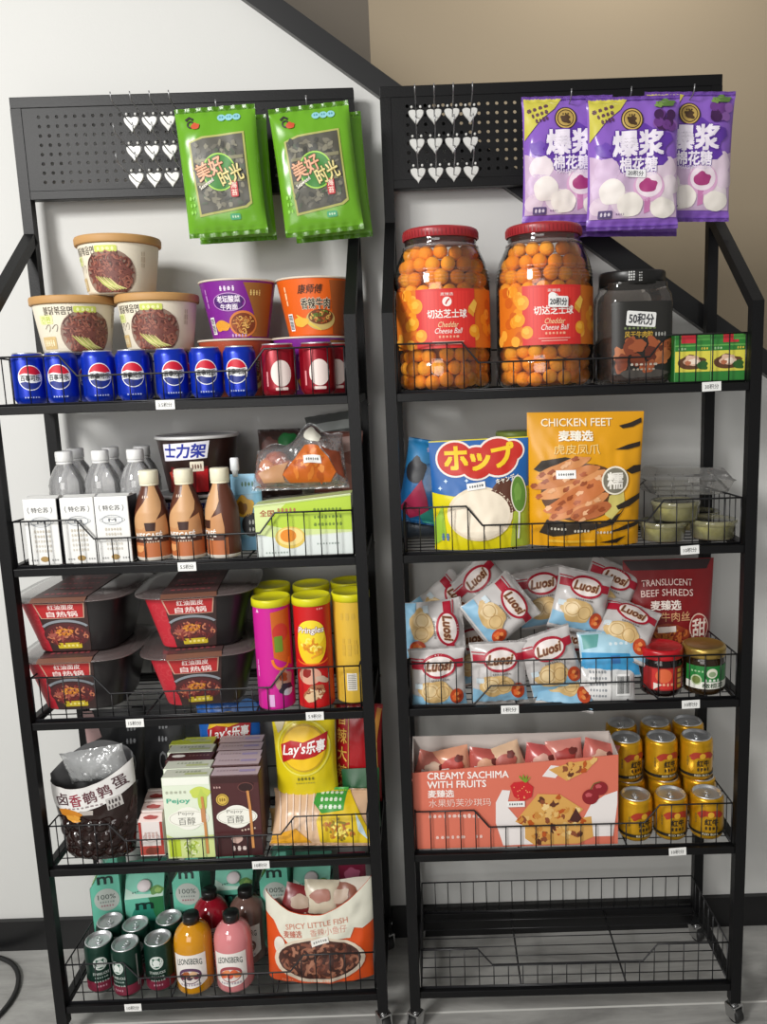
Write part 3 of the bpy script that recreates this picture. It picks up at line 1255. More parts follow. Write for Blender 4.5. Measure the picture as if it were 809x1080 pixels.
def nescafe(label, M, face):
    t = thing('coffee_bottle', label, 'drink bottle', M, 'bottled coffees')
    mb = MB()
    mb.lathe(NES, mat('#5a3122', .35), 40, cap1=False)
    p = Print(mb, lathe_fn(NES, .034, face), L=.006)
    # the pale coffee ribbon sweeping from the neck round to the waist
    up = [(.006, .160), (.002, .142), (-.008, .126), (-.020, .112), (-.034, .094), (-.042, .072)]
    dn = [(.030, .160), (.034, .142), (.036, .125), (.030, .108), (.018, .09), (-.002, .068)]
    p.poly(up + dn[::-1], '#c89a6c', 1)
    p.poly([(-.042, .074), (-.012, .070), (.010, .086), (.040, .100), (.044, .070), (.044, .046), (-.044, .046)], '#c08a5c', 1)
    p.poly([(-.006, .084), (.016, .084), (.014, .066), (-.004, .066)], '#3a1f18', 2)
    p.rect(0, .028, .10, .038, '#b5683c', 1)
    p.rect(0, .048, .085, .014, '#4a2a20', 2)
    p.text('NESCAFÉ', 0, .057, .054, .016, '#f3ece4', 4, bold=.05)
    p.bars(.006, .043, .03, .004, '#d8c4ae', 3, 6)
    p.bars(-.004, .138, .02, .007, '#d9c3b2', 2, 3)
    p.blob(-.022, .028, .012, .008, '#d99a62', 2, 2)
    p.rect(0, .006, .16, .007, '#d9d2c6', 2)
    mb.build('bottle', t)
    mb = MB()
    mb.lathe([(.0188, .164), (.0200, .1655), (.0200, .190), (.0186, .1925), (.0, .1925)], mat('#e9e3c8', .45), 32, cap1=False)
    mb.lathe([(.0185, .160), (.0196, .161), (.0196, .1635), (.0185, .1642)], mat('#e9e3c8', .45), 32)
    mb.build('cap', t)
    return t


for n, (x, f, l) in enumerate(((161, .0, 'beside the milk cartons'), (197.5, -.12, 'middle one of three'), (235, -1.0, 'turned away, beside the blue pouch'))):
    nescafe('brown coffee bottle with cream cap, ' + l, on(0, 2, x, .043, hz=.08), f)

TUB = [(.070, 0), (.072, .002), (.0888, .118), (.0898, .1235)]


def snickers(label, M):
    t = thing('sweet_tub', label, 'tub', M, 'brown sweet tubs')
    mb = MB()
    mb.lathe(TUB, mat('#2b1714', .35), 56, cap1=False)
    p = Print(mb, lathe_fn(TUB, .09, .10), L=.01)
    p.poly([(-.074, .112), (.040, .118), (.033, .080), (-.080, .074)], '#e8e6ee', 2)
    p.text('士力架', -.020, .097, .100, .030, '#1f2f9a', 3, bold=.05, shear=.2)
    p.poly([(-.085, .004), (.034, .004), (.034, .062), (-.02, .05), (-.06, .062)], '#6e1218', 1)
    p.poly([(.002, .004), (.034, .004), (.034, .056), (.006, .052)], '#c21a22', 2)
    p.rect(.008, .062, .032, .022, '#efe6d2', 3, r=.002)
    p.bars(.008, .062, .025, .013, '#6a3a2c', 4, 4)
    p.strip([(-.055, .05), (-.045, .03), (-.048, .008)], .018, '#b9b4c8', 2)
    p.strip([(-.066, .05), (-.060, .03), (-.064, .008)], .012, '#b03a2c', 2)
    mb.build('tub', t)
    mb = MB()
    mb.lathe([(.0903, .1215), (.0936, .1215), (.0941, .1260), (.0917, .1285), (.0880, .1285), (.0860, .1255), (.0, .1255)], [mat('#d6d6d4', .35)] * 5 + [mat('#8f9092', .3)], 56, cap0=False, cap1=False)
    mb.build('lid', t)
    return t


snickers('brown round sweet tub with blue lettering, upper of two', on(0, 2, 209, .172, .1295, hz=.1), )
snickers('lower brown round sweet tub, half hidden behind coffee bottles', on(0, 2, 210, .172, hz=.05))

# blue drink pouch with a white spout
fn = bag_fn(.068, .170, .038, style='pouch', seed=3, wr=.001)
t = thing('drink_pouch', 'light blue drink pouch with white spout behind the last coffee bottle', 'drink pouch', on(0, 2, 261, .104, hz=.1))
mb = MB()
bag_mesh(mb, fn, .068, .170, film('#7fb0c8'), 20, 30)
p = Print(mb, fn, L=.008)
p.poly([(-.034, .165), (.034, .165), (.034, .128), (-.034, .124)], '#8fc3e0', 1)
p.bars(.004, .148, .030, .012, '#3c6a38', 2, 4)
p.blob(-.006, .098, .022, .024, '#d9a52a', 2, 4)
p.blob(-.010, .096, .012, .014, '#8a5a1c', 3, 9)
p.ell(.012, .058, .024, .026, '#1c1c20', 2)
p.bars(.014, .064, .022, .012, '#d6d6d6', 3, 3)
p.bars(.014, .048, .022, .010, '#d6d6d6', 3, 3)
p.poly([(-.034, .028), (.034, .032), (.034, .002), (-.034, .002)], '#6c9cc0', 1)
mb.build('pouch', t)
mb = MB()
mb.lathe([(.006, .165), (.0065, .176), (.0085, .178), (.0098, .180), (.0098, .204), (.0085, .207), (.0, .207)], mat('#eceff0', .35), 20, cap1=False, M=Matrix.Translation((-.022, 0, 0)))
mb.build('spout', t)

# pale green pastry box, slightly crushed
w, d, hl, hr = .205, .150, .112, .130
t = thing('pastry_box', 'pale green and yellow pastry box with half egg yolk picture', 'box', on(0, 2, 320.5, .018, rz=.02, hz=.06))
mb = MB()
c3 = mat('#dfe6cf', .5)
mb.hexa([(-w / 2, 0, 0), (w / 2, 0, 0), (w / 2, d, 0), (-w / 2, d, 0), (-w / 2, 0, hl), (w / 2, 0, hr), (w / 2, d, hr - .012), (-w / 2, d, hl - .006)], c3)
p = Print(mb, front_fn(0), L=.03)
p.poly([(-w / 2, hl - .001), (w / 2, hr - .001), (w / 2, .048), (-w / 2, .040)], '#d4e39a', 0)
p.poly([(-w / 2 + .07, hl + .004), (w / 2, hr - .001), (w / 2, .052), (-w / 2 + .06, .060), (-w / 2 + .02, .070), (-w / 2 + .04, .09)], '#b5d23c', 1)
p.poly([(-w / 2, .050), (-w / 2 + .05, .038), (w / 2, .046), (w / 2, 0), (-w / 2, 0)], '#dfe6e2', 1)
p.text('全国', -w / 2 + .026, hl - .018, .030, .014, '#a8452c', 3, bold=.02)
p.bars(-w / 2 + .068, hl - .012, .042, .010, '#b8744c', 3, 5)
p.ell(-.030, .040, .032, .024, '#e3c45a', 3)
p.ell(-.030, .042, .028, .019, '#f0d98a', 4)
p.ell(-.034, .044, .017, .014, '#e58a1e', 5)
for k in range(3):
    p.bars(.052, .098 - k * .016, .062, .008, '#6d8a2c', 2, 8, seed=k)
p.bars(.05, .024, .05, .005, '#9aa8a0', 2, 8)
p.bars(-.06, .008, .05, .005, '#9aa8a0', 2, 8)
mb.build('carton', t)
mb = MB()
mb.hexa([(-w / 2 - .001, -.002, hl - .004), (w / 2 + .001, -.002, hr - .004), (w / 2 + .001, d * .4, hr - .004), (-w / 2 - .001, d * .4, hl - .004),
         (-w / 2 - .001, -.002, hl - .001), (w / 2 + .001, -.002, hr - .001), (w / 2 + .001, d * .4, hr - .001), (-w / 2 - .001, d * .4, hl - .001)], mat('#c5d58e', .5))
mb.build('lid_flap', t)
BOXTOP = ZS[1] + FLR + .122

# orange pastry bag with a clear crinkled top, lying over the box
fb = bag_fn(.215, .150, .085, style='pillow', seed=11, wr=.007, pinch=.06)


def fn(x, y, hh=0.0, side=-1):                                     # slumped, uneven top edge
    q = fb(x, y, hh, side)
    k = .78 + .16 * math.sin(x * 26 + .5) + .07 * math.sin(x * 70)
    return Vector((q.x * (1 - .12 * (y / .15) ** 2), q.y, q.z * (1 - (y / .15) + (y / .15) * k)))


fn.wr = .004
t = thing('pastry_bag', 'clear crinkled bag of orange pastries lying over the green box', 'snack bag', at(0, UX(0, 316, .085, BOXTOP + .05), .082, BOXTOP + .012, rx=-.30))
mb = MB()
bag_mesh(mb, fn, .215, .150, clear('#e8eaea', 2.2, .16, .3, .14, bump=.6, bscale=38), 54, 40)
p = Print(mb, fn, L=.007)
p.poly([(-.035, .030), (-.01, .062), (.018, .092), (.050, .094), (.072, .070), (.086, .034), (.07, .012), (-.02, .012)], '#c8641c', 1)
p.poly([(-.095, .040), (-.06, .052), (-.02, .060), (-.035, .030), (-.03, .014), (-.08, .014)], '#b98a64', 1)
p.poly([(.055, .096), (.10, .085), (.103, .02), (.088, .030), (.074, .072)], '#7a3a24', 1)
rd = random.Random(6)
for k in range(14):
    p.blob(rd.uniform(-.01, .066), rd.uniform(.022, .076), rd.uniform(.008, .018), rd.uniform(.004, .008), rd.choice(['#d97c2c', '#e08c3c', '#b4541a']), 2 + k % 2, k, .3, rd.uniform(0, 3))
p.blob(.036, .118, .020, .018, '#d8d6c8', 1, 4)
p.rect(.035, .060, .040, .018, '#efefec', 6, rot=.06)
p.bars(.035, .060, .030, .007, '#5a5a5a', 7, 6, rot=.06)
mb.build('clear_film', t)
mb = MB()
rd = random.Random(3)
for k in range(9):
    c = ((rd.uniform(-.075, .085)), rd.uniform(-.012, .012), .028 + rd.uniform(0, .045) * (1 if k % 2 else .4))
    mb.ball(c, .028, mat(['#c8641e', '#d97a2c', '#b8501c'][k % 3], .5, vary=.2, scale=60), 12, .75)
mb.build('pastry_filling', t, )
# brown and pink pack behind it, grey flat pack on top
fn = bag_fn(.12, .16, .05, seed=21, wr=.003)
mb = MB()
bag_mesh(mb, fn, .12, .16, film('#8d5b4e', .4), 22, 28)
p = Print(mb, fn, L=.008)
p.blob(-.02, .085, .028, .04, '#4a231d', 1, 5, rot=.4)
p.poly([(-.05, .14), (.05, .15), (.05, .118), (-.02, .10)], '#c2a49c', 2)
p.blob(.03, .05, .02, .035, '#b07a6c', 2, 6)
solo(mb, 'snack_bag', 'brown and pink snack bag behind the pastry bag, against the post', 'snack bag', at(0, UX(0, 357, .175, BOXTOP), .178, BOXTOP - .03, rz=-.1, rx=-.1))
fn = bag_fn(.10, .16, .05, seed=23, wr=.004)
mb = MB()
bag_mesh(mb, fn, .10, .16, film('#3a2a26', .4), 20, 28)
p = Print(mb, fn, L=.008)
p.blob(.02, .13, .022, .02, '#1f6a34', 1, 2)
p.blob(-.02, .12, .02, .02, '#5a3a34', 1, 4)
solo(mb, 'snack_bag', 'dark snack bag with green corner behind the pastry bag', 'snack bag', at(0, UX(0, 296, .19, BOXTOP), .195, BOXTOP - .02, rx=-.15))
mb = MB()
fn = bag_fn(.13, .07, .018, seed=25, wr=.003)
bag_mesh(mb, fn, .13, .07, film('#5b5f5c', .3), 24, 14)
p = Print(mb, fn, L=.008)
p.rect(0, .035, .10, .022, '#a9b0ac', 1)
solo(mb, 'snack_packet', 'thin grey packet lying highest in the pastry pile', 'snack bag', at(0, UX(0, 352, .20, BOXTOP + .13), .222, BOXTOP + .105, rz=.02, ry=-.12, rx=-.4))


# ------------------------------------------------------------------ third left shelf: wrapped noodle bowls, crisps tubes
SB = [(.084, 0), (.0875, .002), (.089, .006), (.119, .1265)]
red1, redd = '#bf2836', '#7c1420'


def wrap_bowl(label, M, variant):
    t = thing('hotpot_bowl', label, 'instant noodles', M, 'wrapped self-heating noodle bowls')
    mb = MB()
    ex = 4.0
    mb.lathe(SB, mat('#1d1a1b', .3), 64, ex=ex, cap1=False)

    def fr(x, y, h):                                              # flat front face of the rounded-square bowl
        r = prof_r(SB, y)
        a = min(max(x / r, -1), 1)
        q = (1 - min(abs(a), .985) ** ex) ** (1 / ex)
        return Vector((x * 1.003, -(r * q + h + .0005), y))
    wt = lambda y: prof_r(SB, y)
    p = Print(mb, fr, L=.007)
    xl, xr, xm = -.985, .42, -.55
    pts = [(wt(y) * xl, y) for y in (.004, .04, .08, .125)] + [(wt(y) * xm, y) for y in (.125, .08, .04, .004)]
    p.poly(pts, red1, 1)
    rd = random.Random(5)
    for k in range(16):
        y = rd.uniform(.02, .112)
        p.ring(wt(y) * rd.uniform(-.82, -.55), y, .008, .008, .0016, '#c8434a', 2, a0=rd.uniform(0, 3), a1=rd.uniform(3.5, 6))
    pts = [(wt(y) * xm, y) for y in (.004, .04, .08, .125)] + [(wt(y) * xr, y) for y in (.125, .08, .04, .004)]
    p.poly(pts, '#3c2a28', 1)
    cx = -.008
    p.poly([(cx - .060, .121), (cx + .052, .121), (cx + .046, .085), (cx - .048, .085)], '#c9a08a', 2)
    p.poly([(cx - .056, .1195), (cx + .049, .1195), (cx + .044, .0865), (cx - .046, .0865)], '#b52a2c', 3)
    p.text('红油面皮', cx, .1120, .056, .012, '#f1dcd6', 4, bold=.03)
    p.text('自热锅', cx, .0955, .066, .0135, '#f1dcd6', 4, bold=.03)
    p.ring(cx, .052, .058, .030, .006, '#8b9198', 3, a0=.5, a1=PI - .5)
    p.ell(cx, .044, .050, .030, '#54282a', 2)
    p.noodles(cx, .042, .048, .026, ['#8a3a34', '#a4584c', '#6a2a2a', '#c27a5a'], 70, .0034, 3, seed=6)
    p.noodles(cx - .002, .052, .022, .010, ['#e0983a', '#c87828'], 22, .003, 7, seed=8)
    p.rect(cx + .002, .018, .052, .014, '#c9b22c', 4, r=.003)
    p.bars(cx + .004, .018, .036, .007, '#efe38a', 5, 4)
    mb.build('bowl', t)
    mb = MB()
    lidm = clear('#9a8a88', 2.0, .12, .6, .38)
    mb.lathe([(.1195, .1262), (.1345, .1264), (.1360, .1278), (.1345, .1290), (.122, .1296), (.118, .1318), (.108, .1332), (.0, .1332)], lidm, 64, ex=ex, cap0=False, cap1=False)
    mb.build('lid', t)
    mb = MB()
    top = plane_fn((0, 0, .1342), (1, 0, 0), (0, 1, 0), (0, 0, 1))
    p = Print(mb, top, L=.05)
    p.rect(-.008, 0, .118, .236, '#5a4241', 0)
    p.rect(-.008, .03, .09, .10, '#6a4c4c', 1, r=.01)
    for k in range(4):
        p.bars(-.008, -.09 + k * .045, .09, .012, '#b0545a', 2, 7, seed=k)
    mb.add([(-.067, -.118, .1342), (.051, -.118, .1342), (.053, -.1365, .1282), (-.065, -.1365, .1282)], [[3, 2, 1, 0]], mat('#7d5545', .5))
    mb.build('paper_sleeve', t)
    return t


BH = .1355
for (x, v, dz, lab, rz) in ((98, .139, 0, 'lower wrapped red and black noodle bowl, at the rack end', .02), (93, .139, BH, 'upper wrapped red and black noodle bowl, at the rack end', .0),
                            (219, .139, 0, 'lower wrapped red and black noodle bowl, in the middle of the shelf', .12), (215, .139, BH, 'upper wrapped red and black noodle bowl, in the middle of the shelf', .10)):
    wrap_bowl(lab, on(0, 3, x, v, dz, rz=rz, hz=.06), 0)

PR = [(.0385, 0), (.0405, .001), (.0408, .004), (.0408, .240)]


def tube(label, M, body, face, printer):
    t = thing('crisps_tube', label, 'crisps tube', M, 'crisps tubes with yellow lids')
    mb = MB()
    mb.lathe(PR, body, 44, cap1=False)
    if printer:
        printer(Print(mb, lathe_fn(PR, None, face), L=.008))
    mb.build('tube', t)
    mb = MB()
    mb.lathe([(.0412, .232), (.0428, .2325), (.0428, .2465), (.0415, .2490), (.0385, .2490), (.0365, .2462), (.0, .2462)], mat('#d5cf1c', .35), 44, cap0=False, cap1=False)
    mb.build('lid', t)
    return t


def pr_red(p):
    p.ell(0, .150, .034, .050, '#f0c61c', 1)
    p.ell(0, .172, .031, .030, '#f6d832', 2)
    p.text('Pringles', 0, .178, .056, .017, '#f4efe6', 4, bold=.03, shear=.15, outline=('#7a1018', .06))
    p.noodles(0, .138, .026, .026, ['#e8a024', '#fbe468', '#d98a1c'], 18, .004, 3, seed=2)
    p.ring(0, .112, .036, .012, .004, '#e8681c', 3, a0=PI, a1=2 * PI)
    p.ell(-.008, .076, .026, .020, '#d8a088', 1)
    p.blob(-.014, .082, .010, .010, '#8c2018', 2, 2)
    p.blob(.020, .066, .016, .007, '#c9ad98', 2, 4, rot=-.4)
    p.blob(.0, .036, .026, .017, '#a86a48', 1, 7, rot=.6)
    p.blob(-.006, .028, .016, .012, '#d8b890', 2, 8, rot=.5)
    p.noodles(.004, .036, .022, .016, ['#d9b48a', '#7a3a24', '#e3c8a4'], 16, .003, 3, seed=3)
    p.bars(.022, .226, .016, .005, '#f3b0a0', 1, 3)


def pr_pink(p):
    p.poly([(.004, .222), (.05, .228), (.05, .096), (.006, .120)], '#c9621c', 1)
    p.ring(.022, .116, .022, .026, .006, '#e8781c', 2, a0=PI, a1=2 * PI)
    p.ell(.024, .176, .018, .020, '#c8382c', 2)
    p.rect(.018, .150, .018, .036, '#6f8f2a', 3, r=.003)
    p.blob(.026, .066, .020, .026, '#b08a78', 1, 4)
    p.blob(.024, .074, .010, .010, '#a4481c', 2, 5)
    p.blob(.030, .046, .018, .012, '#33283c', 2, 6)
    p.blob(.034, .038, .012, .008, '#cdd3dc', 3, 2)
    p.bars(-.034, .095, .008, .05, '#e89acb', 1, 1)
    p.rect(-.004, .022, .012, .028, '#d9a9d4', 1)
    p.poly([(-.03, .222), (-.026, .230), (-.022, .222)], '#f0c8e4', 1)


def pr_yel(p):
    p.rect(-.002, .050, .022, .040, '#ebe6da', 1)
    for k in range(9):
        p.rect(-.002, .034 + k * .004, .018, .0016, '#6b645a', 2)
    p.bars(-.004, .13, .04, .05, '#cfa83c', 1, 3)
    p.bars(.0, .20, .05, .02, '#d2ac42', 1, 4)


pink, redt, yelt = mat('#c71f8e', .35), mat('#c41a1c', .35), mat('#d9b13c', .4)
tube('magenta crisps tube with yellow lid beside the noodle bowls', on(0, 3, 289, .048, hz=.13), pink, .0, pr_pink)
tube('red crisps tube with yellow lid and oval sign', on(0, 3, 331, .048, hz=.13), redt, .02, pr_red)
tube('plain yellow crisps tube with white barcode beside the post', on(0, 3, 372, .070, hz=.13), yelt, .0, pr_yel)
tube('yellow-lidded crisps tube standing behind the magenta tube', on(0, 3, 290, .150, hz=.13), mat('#6f8f2a', .4), .5, None)
tube('yellow-lidded crisps tube standing behind the red tube', on(0, 3, 331, .150, hz=.13), mat('#8f9a2a', .4), .5, None)
tube('yellow-lidded crisps tube standing behind the plain yellow tube', on(0, 3, 370, .165, hz=.13), yelt, .5, None)

# ------------------------------------------------------------------ fourth left shelf
# quail egg bag: open stand-up pouch, white band, dark glossy eggs showing
w, h = .200, .285


def yq(x, side):
    a = x / (w / 2)
    return (.184 + .026 * a + .026 * a * a) if side < 0 else (.258 + .022 * a - .040 * a * a)


eggs = []
rd = random.Random(12)
for j in range(4):
    for k in range(6):
        eggs.append((-.080 + k * .032 + (j % 2) * .014 + rd.uniform(-.004, .004), .016 + j * .024 + rd.uniform(-.003, .003)))
base_q = bag_fn(w, h, .105, style='open', seed=31, wr=.003, pinch=.02)


def qfn(x, y, hh=0.0, side=-1):
    p = base_q(x, y, hh, side)
    p.x *= .80 + .20 * min(1.0, y / .15)
    if side < 0 and y < .115 and abs(x) < .095:
        b = 0.0
        for ex_, ey in eggs:
            d = ((x - ex_) / .0155) ** 2 + ((y - ey) / .0125) ** 2
            if d < 1:
                b = max(b, math.sqrt(1 - d))
        p.y -= b * .007
    return p


qfn.wr = .003
mb = MB()
bag_mesh(mb, qfn, w, h, mat('#241512', .12), 72, 64, mback=mat('#6f6f70', .25), ytop=yq)
p = Print(mb, qfn, L=.006, base=.0008)
top = [(-w / 2 + w * k / 16, yq(-w / 2 + w * k / 16, -1) - .0005) for k in range(17)]
low = [(x, y - (.052 + .008 * (x / w + .5))) for x, y in top]
p.poly(top + low[::-1], '#dcdad7', 1)
for k, (s, c) in enumerate(zip('卤香鹌鹑蛋', ['#4a3034', '#8e1f34', '#5b2c34', '#5b2c34', '#4a3034'])):
    x = -.062 + k * .034
    p.text(s, x, yq(x, -1) - .028, .030, .028, c, 3, rot=.14 + .05 * k, bold=.02)
p.bars(-.012, yq(-.012, -1) - .047, .10, .005, '#8d7f80', 2, 9, rot=.14)
p.rect(.060, .142, .034, .026, '#b8b4b0', 2, rot=.25)
p.bars(.060, .146, .028, .012, '#2a2020', 3, 4, rot=.25)
p.bars(.060, .134, .028, .010, '#4a4040', 3, 4, rot=.25)
p.blob(-.046, .120, .030, .009, '#c07a1e', 2, 3, rot=-.06)
p.blob(-.038, .108, .020, .008, '#d99a3a', 2, 5)
p.rect(-.004, .122, .032, .010, '#a9a19a', 2)
t = solo(mb, 'egg_bag', 'open dark bag of quail eggs with white band and dark red writing', 'snack bag', on(0, 4, 104, .064, rz=-.05, rx=.05, hz=.1))
mb = MB()
fn2 = bag_fn(.150, .085, .060, style='pillow', seed=33, wr=.006)
bag_mesh(mb, fn2, .150, .085, clear('#d8dada', 1.8, .2, .4, .35, bump=.4, bscale=40), 26, 18)
o = mb.build('torn_plastic_top', t, Matrix.Translation((.020, .004, .178)) @ Matrix.Rotation(-.16, 4, 'Y') @ Matrix.Rotation(.15, 4, 'X'))

# two black bags with tall grey lettering behind
for n, (x, v, txt, lab) in enumerate(((125, .205, 'LOY', 'black bag with tall grey letters behind the quail egg bag'), (171, .215, "'OZ", 'black bag with tall grey letters beside the blue crisps bag'))):
    fn = bag_fn(.150 - n * .02, .285, .06, style='pouch', seed=41 + n, wr=.003)
    ww = .150 - n * .02
    mb = MB()
    bag_mesh(mb, fn, ww, .285, film('#1d1e20', .35), 24, 34)
    p = Print(mb, fn, L=.01)
    p.text(txt[1], .040 - n * .028, .150, .020, .052, '#7d7f82', 1)
    p.text(txt[2], .042 - n * .028, .086, .020, .040, '#7d7f82', 1)
    p.bars(.040 - n * .028, .205, .026, .016, '#8a8c8f', 1, 3)
    p.bars(.042 - n * .028, .234, .024, .010, '#8a8c8f', 1, 3)
    if n == 0:
        p.poly([(-.074, .284), (-.05, .284), (-.03, .22), (-.07, .20)], '#a98a88', 1)
    solo(mb, 'black_bag', lab, 'snack bag', on(0, 4, x, v, rz=.05 - .1 * n, hz=.15), 'black lettered bags')


# small red and white milk cartons
def small_milk(lab, M):
    w, d, h = .056, .042, .098
    t = thing('milk_box', lab, 'milk carton', M, 'small red and white milk cartons')
    mb = MB()
    carton_box(mb, w, d, h - .012, mat('#e3dad6', .4), mat('#cfc4c0', .4))
    mb.hexa([(-w / 2, 0, h - .013), (w / 2, 0, h - .013), (w / 2, d, h - .013), (-w / 2, d, h - .013),
             (-w / 2 + .004, .014, h), (w / 2 - .004, .014, h), (w / 2 - .004, d - .008, h), (-w / 2 + .004, d - .008, h)], mat('#d9c2bc', .4))
    p = Print(mb, front_fn(0), L=.03)
    p.rect(-w / 2 + .004, .045, .006, .08, '#a8342c', 1)
    p.rect(w / 2 - .004, .045, .006, .08, '#a8342c', 1)
    p.rect(0, .015, w * .96, .022, '#b0463a', 1)
    p.blob(0, .014, .016, .009, '#7a3a2c', 2, 2)
    p.bars(0, .052, .034, .02, '#c9aaa4', 1, 4)
    p.ring(0, .048, .018, .012, .001, '#b0a09a', 2)
    tp = Print(mb, plane_fn((0, .007, h - .006), (1, 0, 0), (0, .755, .656), (0, -.656, .755)), L=.03)
    tp.blob(0, 0, .016, .005, '#9c3a34', 2, 4)
    mb.build('carton', t)
    mb = MB()
    mb.box(-w / 2 + .004, w / 2 - .004, .020, .024, h - .001, h + .004, mat('#d8cfca', .4), .0006)
    mb.build('top_seam', t)


small_milk('small red and white milk carton in front, between egg bag and green cartons', on(0, 4, 160, .026, hz=.04))
small_milk('small red and white milk carton, second in its file', on(0, 4, 163, .074, hz=.04))
small_milk('small red and white milk carton, third in its file', on(0, 4, 166, .122, hz=.04))


# biscuit cartons, two files
def biscuit(lab, M, style, h=.197, w=.108, d=.040):
    t = thing('biscuit_carton', lab, 'biscuit box', M, 'biscuit cartons')
    green = style == 'green'
    mb = MB()
    side = mat('#d3dcc6', .4) if green else mat('#6b4a46', .4)
    topm = {'green': mat('#d8dccb', .45), 'brown': mat('#c9b5bb', .45), 'lime': mat('#c0c83c', .45), 'oval': mat('#4c2425', .4)}[style]
    body = {'green': mat('#dfe8d2', .4), 'brown': mat('#4a2123', .35), 'lime': mat('#cdd58a', .4), 'oval': mat('#4a2123', .35)}[style]
    carton_box(mb, w, d, h, body, side, topm)
    p = Print(mb, front_fn(0), L=.03)
    if style in ('green', 'lime'):
        p.poly([(-w / 2 + .001, .060), (-w / 2 + .02, .05), (w / 2 - .001, .056), (w / 2 - .001, .001), (-w / 2 + .001, .001)], '#cbd98e', 1)
        p.rect(-.036, .026, .026, .042, '#b4c932', 2)
        p.noodles(.002, .028, .020, .024, ['#a9bd3a', '#e3eac0', '#8fae3a'], 26, .003, 2, seed=5)
        p.text('Pejoy', -.020, .140, .052, .014, '#4fae90', 2, bold=.02)
        p.bars(-.024, .162, .05, .008, '#b4b8a4', 2, 5)
        p.blob(.030, .160, .022, .014, '#c6d45c', 2, 3)
        p.blob(.034, .140, .010, .026, '#b9cc5a', 2, 4)
    else:
        p.blob(.024, .168, .018, .012, '#2e1414', 1, 2)
        p.ring(.024, .168, .018, .012, .002, '#6b3f3a', 2)
        p.ell(-.030, .140, .014, .014, '#d6b450', 2)
        p.ring(-.030, .140, .012, .012, .0015, '#7a5a1c', 3)
        p.bars(-.030, .140, .015, .010, '#7a5a1c', 3, 3)
        p.bars(-.040, .170, .018, .006, '#c9a7a0', 2, 3)
        p.rect(0, .024, w * .98, .046, '#3a1718', 1)
        p.bars(0, .020, .036, .014, '#e0d0c8', 2, 3)
        p.blob(-.004, .042, .012, .010, '#c9a89c', 2, 8)
        p.bars(.024, .066, .036, .006, '#d0b9a8', 2, 5, rot=.15)
    c = '#f0efe4'
    p.ell(0, .098, .046, .021, c, 3)
    p.ell(0, .098, .032, .028, c, 3.2)
    p.ring(0, .098, .043, .0185, .001, '#b9b8a4', 4)
    p.text('百醇', -.004, .092, .038, .018, '#76746c', 5)
    p.text('Pejoy', -.004, .110, .036, .010, '#8e8c84', 5)
    p.strip([(.034, .150), (.036, .10), (.037, .01)] if green else [(.028, .160), (.031, .12), (.032, .02)], .006, '#c98a4e', 6)
    if green:
        p.rect(.034, .105, .010, .034, '#c48a5c', 7)
    tp = Print(mb, plane_fn((0, d / 2, h + .0004), (1, 0, 0), (0, 1, 0), (0, 0, 1)), L=.05)
    if style == 'oval':
        tp.ell(-.028, .0, .016, .007, '#efe9e2', 1)
        tp.bars(.02, .0, .05, .008, '#8d6a62', 1, 6)
    elif style == 'brown':
        tp.rect(.026, 0, .036, .010, '#a99ac0', 1)
        tp.bars(-.02, .002, .05, .008, '#b09aa2', 1, 7)
    else:
        tp.bars(0, .004, .06, .010, '#aeb59c', 1, 7)
        tp.rect(.02, -.006, .05, .008, '#c0c98c', 1)
    mb.build('carton', t)
    mb = MB()
    mb.add([(-w / 2 + .002, -.0006, h - .018), (w / 2 - .002, -.0006, h - .018), (w / 2 - .002, -.0006, h - .001), (-w / 2 + .002, -.0006, h - .001)], [[0, 1, 2, 3]],
           mat('#eef0e4' if green else '#3a1a1b', .45))
    mb.build('front_flap', t)


g1 = [('green', 'front'), ('green', 'second'), ('oval', 'third'), ('green', 'fourth'), ('lime', 'rearmost')]
for n, (s, l) in enumerate(g1):
    biscuit({'green': 'pale green', 'oval': 'dark brown white-oval', 'lime': 'lime'}[s] + ' biscuit carton, ' + l + ' in the file beside the small milk cartons', on(0, 4, 199 + n * 1.5, .013 + n * .0415, hz=.1), s)
for n in range(5):
    biscuit('dark brown biscuit carton, %s in the file beside the yellow crisps bag' % ['front', 'second', 'third', 'fourth', 'rearmost'][n], on(0, 4, 250 + n * 1.6, .013 + n * .0415, hz=.1), 'brown', h=.197 + (.004 if n == 1 else 0))


# crisps bags
def lays(mb, p, blue):
    p.ell(0, .166, .056, .054, '#c9a31a' if not blue else '#d9b01c', 2)
    p.ell(0, .166, .052, .050, '#f0c41c', 3)
    top = [(-.056, .176), (-.03, .186), (.0, .181), (.030, .190), (.060, .200)]
    low = [(.056, .160), (.03, .148), (0, .142), (-.03, .144), (-.054, .134)]
    p.poly(top + low, '#b3121c', 4)
    p.text("Lay's", -.022, .163, .056, .030, '#f3f0ec', 5, bold=.025, shear=.25, rot=.08)
    p.text('乐事', .031, .170, .044, .027, '#f3f0ec', 5, bold=.05, shear=.15, rot=.08)


